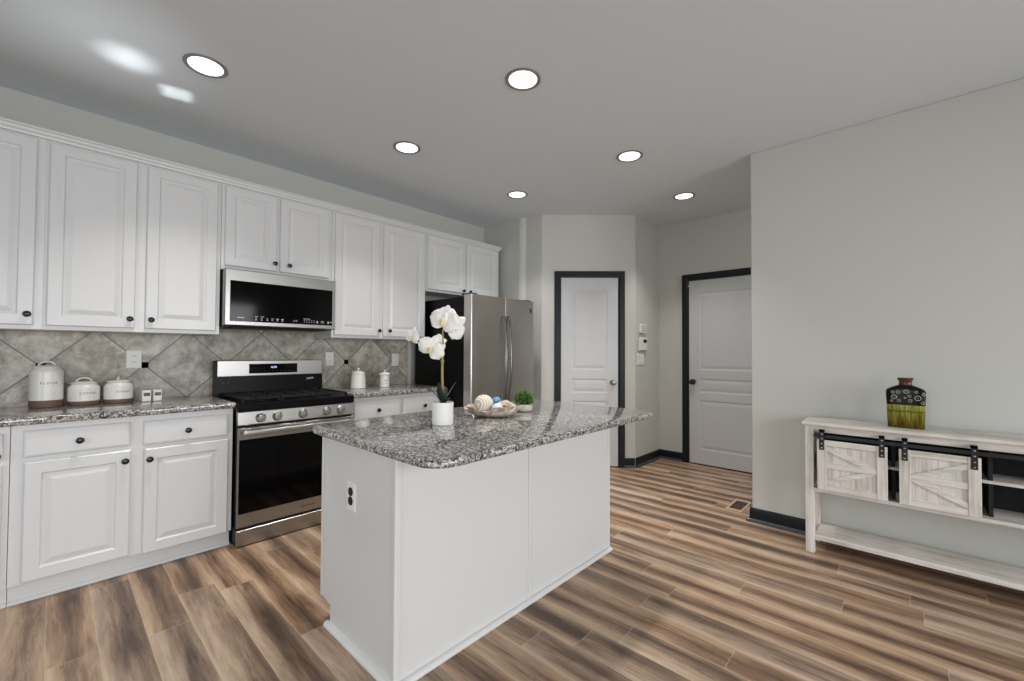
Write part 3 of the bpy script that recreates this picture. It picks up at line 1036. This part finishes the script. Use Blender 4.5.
def fdoor(name, x0, x1, z0, z1, rl, rr):
    out = [(x0, 0.098)]
    for i in range(7):
        a = PI / 2 * i / 6
        out.append((x0 + rl - rl * math.cos(a), rl - rl * math.sin(a)))
    for i in range(7):
        a = PI / 2 * i / 6
        out.append((x1 - rr + rr * math.sin(a), rr - rr * math.cos(a)))
    out.append((x1, 0.098))
    return MB().rings([[(x, y, z0) for x, y in out], [(x, y, z1) for x, y in out]]).build(name, 'steeldark', fr, 30)


dl = fdoor('door', 0.0, 0.431, 0.705, 1.757, 0.012, 0.004)
drr = fdoor('door', 0.437, FW, 0.705, 1.757, 0.004, 0.022)
fz = fdoor('freezer_drawer', 0.0, FW, 0.085, 0.695, 0.022, 0.022)


def arc_handle(x, z0, z1, par):
    pts = []
    for i in range(21):
        s = i / 20
        pts.append((x, -0.018 - 0.034 * math.sin(PI * s), z0 + (z1 - z0) * s))
    m_ = MB().tube(pts, 0.0125, 12)
    m_.tube([(x, 0.001, z0 + 0.012), (x, -0.026, z0 + 0.012)], 0.011, 10)
    m_.tube([(x, 0.001, z1 - 0.012), (x, -0.026, z1 - 0.012)], 0.011, 10)
    m_.build('handle', 'handle', par, 50)


arc_handle(0.402, 0.76, 1.585, dl)
arc_handle(0.466, 0.76, 1.585, drr)
m_ = MB().tube([(0.12 + i * 0.0314, -0.05, 0.64) for i in range(21)], 0.0125, 12)
m_.tube([(0.14, 0.001, 0.64), (0.14, -0.05, 0.64)], 0.011, 10).tube([(0.73, 0.001, 0.64), (0.73, -0.05, 0.64)], 0.011, 10)
m_.build('handle', 'handle', fz, 50)
bd = MB().box(0.792, -0.0012, 1.640, 0.822, -0.0001, 1.684).build('badge', 'darkink', drr)
for x in (0.02, FW - 0.10):
    MB().box(x, 0.03, 1.757, x + 0.08, 0.16, 1.772, 0.004).build('hinge_cover', 'black', fr)


# ------------------------------------------------------------------ canisters, jars, shakers
def canister(label, loc, r, hb, hs, word, size, turn, handle_turn):
    t = thing('canister', label, 'canister', loc, 0, 'storage canisters left of the range')
    MB().lathe([(r - 0.003, 0.0), (r, 0.003), (r, hb)], seg=40).build('clay_base', 'brownbase', t, 40)
    n = 7
    prof = [(r, hb)]
    for i in range(1, n * 2):
        z = hb + (hs - hb) * i / (n * 2)
        prof.append((r + (0.0007 if i % 2 else -0.0004), z))
    prof += [(r, hs), (r * 0.96, hs + 0.010), (r * 0.80, hs + 0.022), (r * 0.78, hs + 0.026)]
    MB().lathe(prof, seg=40).build('jar_body', 'ceramic', t, 50)
    z = hs + 0.026
    lid = MB().lathe([(r * 0.80, z), (r * 0.84, z + 0.003), (r * 0.84, z + 0.008), (r * 0.70, z + 0.013), (r * 0.3, z + 0.016), (0.002, z + 0.016)], seg=36).build('lid', 'ceramic', t, 50)
    pts = []
    for i in range(13):
        a = PI * i / 12
        pts.append((math.cos(a) * r * 0.48 * math.cos(handle_turn), math.cos(a) * r * 0.48 * math.sin(handle_turn), z + 0.010 + math.sin(a) * 0.026))
    MB().tube(pts, 0.0055, 10).build('lid_handle', 'ceramic', lid, 60)
    text_part('lettering', word, size, 'ink', t, (0, 0, hb + (hs - hb) * 0.62), rot=(0, 0, turn), wrap=r + 0.0003, depth=0.0004, space=1.35)
    return t


canister('tall white canister lettered FLOUR with a brown clay base', (-0.020, 3.655, 0.914), 0.069, 0.040, 0.198, 'FLOUR', 0.019, 0.16, 0.1)
canister('squat white canister between the tall canister and the rightmost one', (0.134, 3.655, 0.914), 0.071, 0.024, 0.098, 'COFFEE', 0.017, 0.20, 0.0)
canister('squat white canister beside the two small shakers, rightmost of three', (0.288, 3.655, 0.914), 0.070, 0.024, 0.100, 'SUGAR', 0.016, 0.22, 1.35)


def shaker(label, loc, word):
    t = thing('shaker', label, 'shaker', loc, 0.12, 'salt and pepper shakers')
    MB().box(-0.0225, -0.0225, 0, 0.0225, 0.0225, 0.072, 0.004, 2).build('block', 'ceramic', t)
    lb = MB().box(-0.016, -0.0235, 0.036, 0.016, -0.0224, 0.056).build('label_plate', 'ink', t)
    MB().lathe([(0.012, 0.072), (0.012, 0.075), (0.004, 0.076)], seg=18).build('cap', 'bolt', t)
    text_part('lettering', word, 0.011 if len(word) < 5 else 0.0085, 'greyink', lb, (0, -0.0237, 0.046), depth=0.0003)


shaker('small white shaker with a black label, left one beside the canisters', (0.412, 3.585, 0.914), 'SALT')
shaker('small white shaker with a black label, right one towards the range', (0.467, 3.590, 0.914), 'PEPPER')

t = thing('cookie_jar', 'white tapered jar with a knobbed lid just right of the range', 'jar', (1.835, 3.55, 0.914))
MB().lathe([(0.060, 0.0), (0.065, 0.004), (0.065, 0.010), (0.063, 0.018), (0.060, 0.08), (0.054, 0.122), (0.052, 0.128)], seg=36).build('jar_body', 'ceramic', t, 50)
ld = MB().lathe([(0.054, 0.128), (0.056, 0.131), (0.055, 0.136), (0.042, 0.146), (0.018, 0.153), (0.008, 0.157)], seg=36).build('lid', 'ceramic', t, 50)
MB().lathe([(0.007, 0.155), (0.006, 0.161), (0.011, 0.167), (0.012, 0.174), (0.008, 0.180), (0.002, 0.182)], seg=20).build('lid_knob', 'ceramic', ld, 60)
t = thing('tea_canister', 'narrow white lidded canister with small lettering next to the refrigerator', 'canister', (2.075, 3.52, 0.914))
MB().lathe([(0.041, 0.0), (0.044, 0.003), (0.043, 0.01), (0.042, 0.015), (0.042, 0.112)], seg=32).build('jar_body', 'ceramic', t, 50)
ld = MB().lathe([(0.043, 0.112), (0.050, 0.115), (0.050, 0.121), (0.040, 0.130), (0.018, 0.137), (0.007, 0.140)], seg=32).build('lid', 'ceramic', t, 50)
MB().lathe([(0.006, 0.138), (0.005, 0.145), (0.009, 0.150), (0.009, 0.156), (0.003, 0.160)], seg=18).build('lid_knob', 'ceramic', ld, 60)
text_part('lettering', 'tea', 0.022, 'darkink', t, (0, 0, 0.064), rot=(0, 0, -0.25), wrap=0.0423, depth=0.0004)
mb = MB()
mb.box(-0.014, -0.0429, 0.036, 0.014, -0.0410, 0.0385)
o = mb.build('underline', 'darkink', t)
o.rotation_euler = (0, 0, -0.25)

# ------------------------------------------------------------------ orchid
RT = Vector((math.sin(YAW), -math.cos(YAW), 0))     # along the kitchen, from range side towards the console
DP = Vector((math.cos(YAW), math.sin(YAW), 0))
orc = thing('potted_orchid', 'white orchid in a plain white cylinder pot on the island', 'plant', (1.270, 1.628, 0.898))
MB().lathe([(0.047, 0.0), (0.050, 0.003), (0.050, 0.104), (0.047, 0.106), (0.045, 0.103), (0.045, 0.092), (0.003, 0.092)], seg=40).build('pot', 'potwhite', orc, 40)
MB().lathe([(0.0448, 0.0925), (0.044, 0.096), (0.02, 0.099), (0.003, 0.1)], seg=24).build('soil', 'soil', orc, 60)


def W(r, d, z):
    return RT * r + DP * d + Vector((0, 0, z))


stem_pts = [W(0.0, 0, 0.095), W(-0.002, 0, 0.16), W(-0.004, 0.0, 0.24), W(-0.004, 0, 0.31), W(-0.003, 0.0, 0.38), W(-0.002, -0.004, 0.45)]
st = MB().tube(stem_pts, [0.0065, 0.0065, 0.0062, 0.006, 0.0055, 0.004], 10).build('stem', 'stem', orc, 60)
for z in (0.30, 0.345, 0.385):
    MB().tube([W(-0.004, 0, z - 0.004), W(-0.004, 0, z + 0.004)], 0.0092, 12).build('stem_node', 'stem', st, 60)
br = MB().tube([W(-0.004, 0, 0.335), W(-0.03, -0.010, 0.385), W(-0.075, -0.012, 0.408), W(-0.12, -0.008, 0.416), W(-0.15, -0.005, 0.414)], [0.0045, 0.004, 0.0038, 0.0035, 0.003], 8)
br.build('branch', 'stem', st, 60)


def leaf_mb(length, width, az, lift, droop, seg=12):
    mb = MB()
    c, s = math.cos(az), math.sin(az)
    L, R_, C_ = [], [], []
    for i in range(seg + 1):
        u = i / seg
        w = 1.45 * width * (math.sin(PI * min(1, u * 0.82 + 0.16)) ** 0.7) * (1 - u ** 6)
        fwd = length * u * (1 - 0.15 * u)
        h = lift * u - droop * u * u
        side = 0.3 * w
        for lst, k, dz in ((L, -1, side), (C_, 0, 0), (R_, 1, side)):
            lst.append((fwd * c - k * w * s, fwd * s + k * w * c, 0.094 + h + dz))
    n = seg + 1
    vs = L + C_ + R_
    fs = []
    for i in range(seg):
        fs += [(i, i + 1, n + i + 1, n + i), (n + i, n + i + 1, 2 * n + i + 1, 2 * n + i)]
    vb = [(x, y, z - 0.0022) for x, y, z in vs]
    m = len(vs)
    fs2 = [tuple(j + m for j in reversed(q)) for q in fs]
    rim = []
    for i in range(seg):
        rim += [(i + 1, i, m + i, m + i + 1), (2 * n + i, 2 * n + i + 1, m + 2 * n + i + 1, m + 2 * n + i)]
    mb.add(vs + vb, fs + fs2 + rim)
    return mb


rta = math.atan2(RT.y, RT.x)
for az, ln, wd, lf, dr_ in [(rta + PI + 0.25, 0.095, 0.013, 0.135, 0.045), (rta + PI - 0.8, 0.06, 0.012, 0.115, 0.03), (rta + 0.2, 0.075, 0.014, 0.14, 0.03), (rta - 0.9, 0.07, 0.013, 0.08, 0.05),
                            (rta + 1.6, 0.08, 0.013, 0.12, 0.04), (rta + PI + 1.2, 0.05, 0.011, 0.13, 0.02)]:
    leaf_mb(ln, wd, az, lf, dr_).build('leaf', 'leaf', orc, 60)


def bloom(center, size, face, roll, par, seed):
    rnd = random.Random(seed)
    n = face.normalized()
    a = n.cross(Vector((0, 0, 1))).normalized()
    b = a.cross(n) * -1
    if b.z < 0:
        b = -b
    mb = MB()

    def petal(ang, ln, wd, cup, ruf):
        d = a * math.cos(ang) + b * math.sin(ang)
        p = n.cross(d).normalized()
        nu, nv = 9, 6
        vs = []
        for i in range(nu + 1):
            u = i / nu
            w = wd * (math.sin(PI * (0.06 + 0.90 * u ** 0.75)) ** 0.62)
            for j in range(nv + 1):
                v = (j / nv - 0.5) * 2
                pos = center + d * (ln * (u + 0.02 * math.cos(v * 3))) + p * (w * v)
                pos += n * (cup * math.sin(u * 1.9) * ln - 0.22 * ln * u * u + ruf * math.sin(v * 4.2 + seed + u * 5) * u * ln - 0.12 * w * v * v)
                vs.append(pos)
        fs = []
        k = nv + 1
        for i in range(nu):
            for j in range(nv):
                fs.append((i * k + j, i * k + j + 1, (i + 1) * k + j + 1, (i + 1) * k + j))
        m = len(vs)
        vb = [q - n * 0.0012 for q in vs]
        fs2 = [tuple(q + m for q in reversed(f_)) for f_ in fs]
        rim = []
        for j in range(nv):
            rim.append((j + 1, j, m + j, m + j + 1))
            rim.append((nu * k + j, nu * k + j + 1, m + nu * k + j + 1, m + nu * k + j))
        for i in range(nu):
            rim.append((i * k, (i + 1) * k, m + (i + 1) * k, m + i * k))
            rim.append(((i + 1) * k + nv, i * k + nv, m + i * k + nv, m + (i + 1) * k + nv))
        mb.add(vs + vb, fs + fs2 + rim)
    for q in (0.42, 0.42 + 2 * PI / 3 + 0.05, 0.42 + 4 * PI / 3 - 0.05):      # three sepals
        petal(roll + q + rnd.uniform(-.1, .1) + 0.63 + PI / 6, size * 0.52, size * 0.19, 0.10, 0.03)
    for q in (0.0, PI):                                                      # two broad petals
        petal(roll + q + rnd.uniform(-.1, .1) + 0.12, size * 0.55, size * 0.33, 0.22, 0.06)
    o = mb.build('flower', 'petal', par, 70)
    lm = MB()
    lm.sphere(center + n * size * 0.12 - b * size * 0.05, size * 0.085, 12, 8, 1, 1, 1.2)
    lm.sphere(center + n * size * 0.16 - b * size * 0.14, size * 0.06, 12, 8, 1.2, 1.2, 1.0)
    lm.build('flower_lip', 'lip', o, 70)
    return o


face0 = -DP + Vector((0, 0, 0.05))
bloom(W(0.008, -0.03, 0.492), 0.142, face0 - RT * 0.35, 0.25, orc, 1)
bloom(W(0.052, -0.015, 0.470), 0.130, face0 + RT * 0.45 + Vector((0, 0, -0.2)), 0.9, orc, 2)
bloom(W(0.014, 0.01, 0.532), 0.085, face0 - RT * 0.1 + Vector((0, 0, 0.5)), 0.1, orc, 3)
bloom(W(-0.052, -0.03, 0.362), 0.125, face0 - RT * 0.15 + Vector((0, 0, -0.15)), 0.5, orc, 4)
bloom(W(-0.014, -0.01, 0.388), 0.075, face0 + RT * 0.7, 1.2, orc, 5)
bloom(W(-0.146, -0.012, 0.418), 0.085, face0 - RT * 0.7, 0.2, orc, 6)

# ------------------------------------------------------------------ dish of balls and shells
dish = thing('decorative_dish', 'mottled wavy-edged dish holding balls and shells on the island', 'dish', (1.607, 1.634, 0.898), YAW - PI / 2)


def wob(a, h):
    k = max(0.0, min(1.0, h / 0.045))
    return 1 + k * (0.10 * math.sin(5 * a + 0.6) + 0.05 * math.sin(9 * a)) + 0.10 * math.cos(2 * a) * 1.2


loops = []
pr = [(0.055, 0.0), (0.078, 0.004), (0.105, 0.017), (0.124, 0.034), (0.134, 0.047), (0.131, 0.050), (0.118, 0.038), (0.098, 0.023), (0.07, 0.012), (0.01, 0.009)]
for r_, h_ in pr:
    l = []
    for j in range(72):
        a = 2 * PI * j / 72
        rr = r_ * wob(a, h_)
        zz_ = h_ + max(0, h_ - 0.01) * 0.28 * math.sin(5 * a + 1.5)
        l.append((rr * math.cos(a), rr * math.sin(a) * 0.8, zz_))
    loops.append(l)
MB().rings(loops).build('bowl', 'dish', dish, 60)


def in_dish(r, d, z):
    return Vector((1.607, 1.634, 0.898)) + RT * r + DP * d + Vector((0, 0, z))


def wool(k):
    return lambda v: 1 + 0.025 * math.sin(v.x * k + v.z * 9) * math.cos(v.y * k + v.x * 7)


def loose(name, label, cat, pos, mat, mb):
    o = mb.build(name, mat, None, 60)
    o.location = pos
    return tag(o, label, cat)


loose('woven_ball', 'large cream woven ball, biggest in the dish on the island', 'ball', in_dish(-0.046, -0.005, 0.064), 'woven', MB().sphere((0, 0, 0), 0.052, 32, 20, fn=wool(14)))
loose('blue_ball', 'small blue ball at the back of the dish on the island', 'ball', in_dish(0.020, 0.050, 0.071), 'blueball', MB().sphere((0, 0, 0), 0.028, 24, 14, fn=wool(18)))
loose('pale_ball', 'small pale white ball in front of the blue one in the dish', 'ball', in_dish(0.028, -0.045, 0.048), 'paleball', MB().sphere((0, 0, 0), 0.029, 24, 14, fn=wool(10)))


def star(v):
    a = math.atan2(v.z, v.x)
    return 0.62 + 0.38 * abs(math.cos(2.5 * a)) ** 1.5


loose('seashell', 'beige knobbly shell resting at the right side of the dish', 'shell', in_dish(0.070, 0.015, 0.052), 'shell', MB().sphere((0, 0, 0), 0.036, 30, 18, 1, 0.8, 0.85, fn=lambda v: 1 + 0.16 * math.sin(v.x * 9) * math.sin(v.z * 8 + 1) + 0.08 * math.sin(v.y * 15)))
mb = MB().tube([tuple(RT * x + Vector((0, 0, z))) for x, z in [(-0.055, 0.0), (-0.03, 0.011), (0.0, 0.014), (0.03, 0.006), (0.055, -0.006)]], [0.003, 0.012, 0.015, 0.011, 0.003], 14)
loose('coral_piece', 'pale curved piece of coral lying at the front right of the dish', 'coral', in_dish(0.072, -0.026, 0.060), 'coral', mb)

# ------------------------------------------------------------------ little topiary
top = thing('topiary_ball', 'small round green topiary in a low cream pot beside the dish', 'plant', (1.880, 1.650, 0.898))
MB().lathe([(0.036, 0.0), (0.045, 0.004), (0.050, 0.018), (0.049, 0.036), (0.046, 0.042), (0.043, 0.040), (0.003, 0.038)], seg=36).build('pot', 'cream', top, 50)
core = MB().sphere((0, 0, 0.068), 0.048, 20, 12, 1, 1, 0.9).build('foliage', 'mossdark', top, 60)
lv = MB()
rnd = random.Random(3)
for i in range(620):
    zc = rnd.uniform(-0.45, 1)
    a = rnd.uniform(0, 2 * PI)
    rr = math.sqrt(max(0, 1 - zc * zc))
    d = Vector((rr * math.cos(a), rr * math.sin(a), zc))
    p = Vector((0, 0, 0.068)) + Vector((d.x * 0.050, d.y * 0.050, d.z * 0.046)) * rnd.uniform(0.93, 1.08)
    t1 = d.cross(Vector((rnd.uniform(-1, 1), rnd.uniform(-1, 1), rnd.uniform(-1, 1)))).normalized()
    n1 = (d + t1 * rnd.uniform(-0.6, 0.6)).normalized()
    t2 = n1.cross(t1).normalized()
    s = rnd.uniform(0.006, 0.0105)
    tip = p + n1 * s * 1.2 + t1 * s * 0.6
    lv.add([p - t2 * s * 0.5, p + t1 * s * 0.5, p + t2 * s * 0.5, tip], [(0, 1, 3), (1, 2, 3), (0, 2, 1), (2, 0, 3)])
lv.build('leaves', 'moss', core)['kind'] = 'stuff'

# ------------------------------------------------------------------ console table (local x runs along the wall to the right, y towards the wall)
con = thing('console_table', 'whitewashed farmhouse console table with two sliding barn doors against the wall', 'console table', (3.247, 0.487, 0), -PI / 2)
CL, CD = 1.55, 0.265
tp = MB().box(-0.012, -0.020, 0.795, CL + 0.012, CD + 0.004, 0.815, 0.003).build('table_top', 'wash', con)
for x in (0.0, CL - 0.046):
    for y in (0.0, CD - 0.046):
        MB().box(x, y, 0, x + 0.046, y + 0.046, 0.795, 0.003).build('leg', 'washv', con)
MB().box(0.046, 0.006, 0.384, CL - 0.046, CD - 0.006, 0.406, 0.002).build('shelf', 'wash', con)
MB().box(0.046, 0.004, 0.086, CL - 0.046, CD - 0.004, 0.116, 0.002).build('shelf', 'wash', con)
MB().box(0.060, 0.05, 0.575, CL - 0.060, CD - 0.012, 0.592, 0.002).build('shelf', 'wash', con)
MB().box(0.006, 0.046, 0.384, 0.030, CD - 0.046, 0.795, 0.002).build('side_panel', 'washv', con)
MB().box(CL - 0.030, 0.046, 0.384, CL - 0.006, CD - 0.046, 0.795, 0.002).build('side_panel', 'washv', con)
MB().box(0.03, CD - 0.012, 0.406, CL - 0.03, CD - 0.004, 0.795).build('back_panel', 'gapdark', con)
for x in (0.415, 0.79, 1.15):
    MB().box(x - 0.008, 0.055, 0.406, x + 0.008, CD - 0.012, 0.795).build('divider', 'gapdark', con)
MB().box(0.046, 0.012, 0.752, CL - 0.046, 0.046, 0.795, 0.002).build('apron', 'wash', con)
rail = MB().box(0.048, -0.004, 0.722, CL - 0.048, 0.004, 0.742, 0.001).build('rail', 'rail', con)


def barn_door(x0, x1, z0, z1, point_right):
    d = MB()
    yb, yf = -0.006, -0.018
    # plank backing with fine grooves
    n = 6
    for i in range(n):
        a = x0 + 0.02 + (x1 - x0 - 0.04) * i / n
        c = x0 + 0.02 + (x1 - x0 - 0.04) * (i + 1) / n
        d.box(a, yf + 0.006, z0 + 0.01, c - 0.0007, yb, z1 - 0.01)
    o = d.build('barn_door', 'washv', con)
    sw = 0.047
    for xs in (x0, x1 - sw):
        MB().box(xs, yf - 0.006, z0, xs + sw, yb, z1, 0.002).build('stile', 'washv', o)
    rw = 0.034
    zm = (z0 + z1) / 2
    for za in (z0, zm - rw / 2, z1 - rw):
        MB().box(x0 + sw, yf - 0.003, za, x1 - sw, yf + 0.006, za + rw, 0.0015).build('cross_rail', 'wash', o)
    xa, xb = x0 + sw, x1 - sw
    if not point_right:
        xa, xb = xb, xa
    for zs, ze in ((z1 - rw, zm + rw / 2), (z0 + rw, zm - rw / 2)):
        # brace from the outer corner at xa to the middle rail at xb
        dv = Vector((xb - xa, 0, ze - zs)).normalized()
        h = 0.030
        sg = 1 if zs > zm else -1
        q_ = [(xa, zs), (xa, zs - sg * h), (xb - (xb - xa) * 0.28, ze), (xb, ze)]
        MB().rings([[(x, yf - 0.0022, z) for x, z in q_], [(x, yf + 0.005, z) for x, z in q_]]).build('brace', 'wash', o)
    for xc in (x0 + 0.024, x1 - 0.024):
        hg = MB().box(xc - 0.0125, yf - 0.010, z1 - 0.060, xc + 0.0125, yf - 0.006, z1 + 0.062, 0.001)
        hg.box(xc - 0.0125, yf - 0.010, z1 + 0.048, xc + 0.0125, 0.006, z1 + 0.062, 0.001)
        h = hg.build('hanger', 'rail', o)
        for zc in (z1 - 0.048, z1 - 0.022, z1 + 0.008, z1 + 0.036):
            MB().lathe([(0.0055, 0.0), (0.0045, 0.003), (0.001, 0.004)], (xc, yf - 0.010, zc), 12, 'y').build('bolt', 'bolt', o, 60)


barn_door(0.066, 0.393, 0.409, 0.712, True)
barn_door(0.441, 0.752, 0.409, 0.712, False)

# ------------------------------------------------------------------ vase
vz = thing('flask_vase', 'flat square-shouldered vase, black with circles above green glaze, on the console table', 'vase', (3.375, 0.016, 0.815), -PI / 2)


def sup(w, d, z, n=44, e=5.0):
    l = []
    for j in range(n):
        a = 2 * PI * j / n
        c, s = math.cos(a), math.sin(a)
        l.append((w * math.copysign(abs(c) ** (2 / e), c), d * math.copysign(abs(s) ** (2 / e), s), z))
    return l


MB().rings([sup(0.076, 0.030, 0.0), sup(0.079, 0.032, 0.004), sup(0.082, 0.034, 0.10), sup(0.086, 0.035, 0.200), sup(0.086, 0.035, 0.212), sup(0.080, 0.034, 0.222), sup(0.060, 0.032, 0.234, e=4), sup(0.038, 0.029, 0.244, e=3), sup(0.030, 0.027, 0.247, e=2.4)]).build('body', 'vase', vz, 45)
MB().rings([sup(0.030, 0.027, 0.246, e=2.4), sup(0.028, 0.024, 0.256, e=2.2), sup(0.029, 0.025, 0.270, e=2.2), sup(0.035, 0.029, 0.280, e=2.2), sup(0.036, 0.030, 0.288, e=2.2), sup(0.032, 0.026, 0.288, e=2.2), sup(0.024, 0.020, 0.268, e=2.2)]).build('neck', 'terracotta', vz, 45)

# ------------------------------------------------------------------ floor vent
vt = thing('floor_vent', 'tan framed floor vent with dark slats by the wall corner', 'vent', (3.67, 0.965, 0.0))
fm = MB().box(0, 0, 0.0, 0.30, 0.016, 0.006, 0.002).box(0, 0.104, 0.0, 0.30, 0.12, 0.006, 0.002).box(0, 0.016, 0, 0.035, 0.104, 0.006).box(0.265, 0.016, 0, 0.30, 0.104, 0.006)
fm.build('frame', 'ventwood', vt)
sl = MB().box(0.035, 0.016, 0.0005, 0.265, 0.104, 0.0015)
for i in range(6):
    sl.box(0.035, 0.020 + i * 0.0145, 0.0015, 0.265, 0.026 + i * 0.0145, 0.004)
sl.build('slats', 'ventdark', vt)

# ------------------------------------------------------------------ recessed lights
spots = [((0.523, 2.70), 'round recessed ceiling light nearest the left cabinets, beside the bright patch'),
         ((1.735, 1.540), 'round recessed ceiling light above the middle of the island, near the top of the photo'),
         ((1.749, 2.69), 'round recessed ceiling light in front of the cabinets between range and refrigerator'),
         ((2.974, 1.547), 'round recessed ceiling light over the floor past the right end of the island'),
         ((2.990, 2.72), 'round recessed ceiling light in front of the refrigerator, smallest in the photo'),
         ((4.092, 1.562), 'round recessed ceiling light in the entry nook before the far door')]
first = thing('ceiling_light', spots[0][1], 'ceiling light', (*spots[0][0], H), 0, 'recessed ceiling lights')
MB().lathe([(0.079, -0.0005), (0.098, -0.0005), (0.098, -0.004), (0.092, -0.008), (0.082, -0.006), (0.079, -0.003)], seg=40).build('trim_ring', 'ringshade', first, 40)
MB().lathe([(0.079, -0.001), (0.078, -0.0035), (0.05, -0.004), (0.002, -0.0042)], seg=40).build('lens', 'lens', first, 40)
for (x, y), lab in spots:
    d = bpy.data.lights.new('lamp_light', 'AREA')
    d.shape, d.size, d.energy, d.color, d.spread = 'DISK', 0.15, LAMP_W, (1.0, 0.97, 0.93), math.radians(96)
    lo = bpy.data.objects.new('lamp_light', d)
    COL.objects.link(lo)
    lo.location = (x, y, H - 0.012)
for (x, y), lab in spots[1:]:
    c = first.copy()
    COL.objects.link(c)
    c.location = (x, y, H)
    c['label'] = lab
    for ch in first.children:
        k = ch.copy()
        COL.objects.link(k)
        k.parent = c
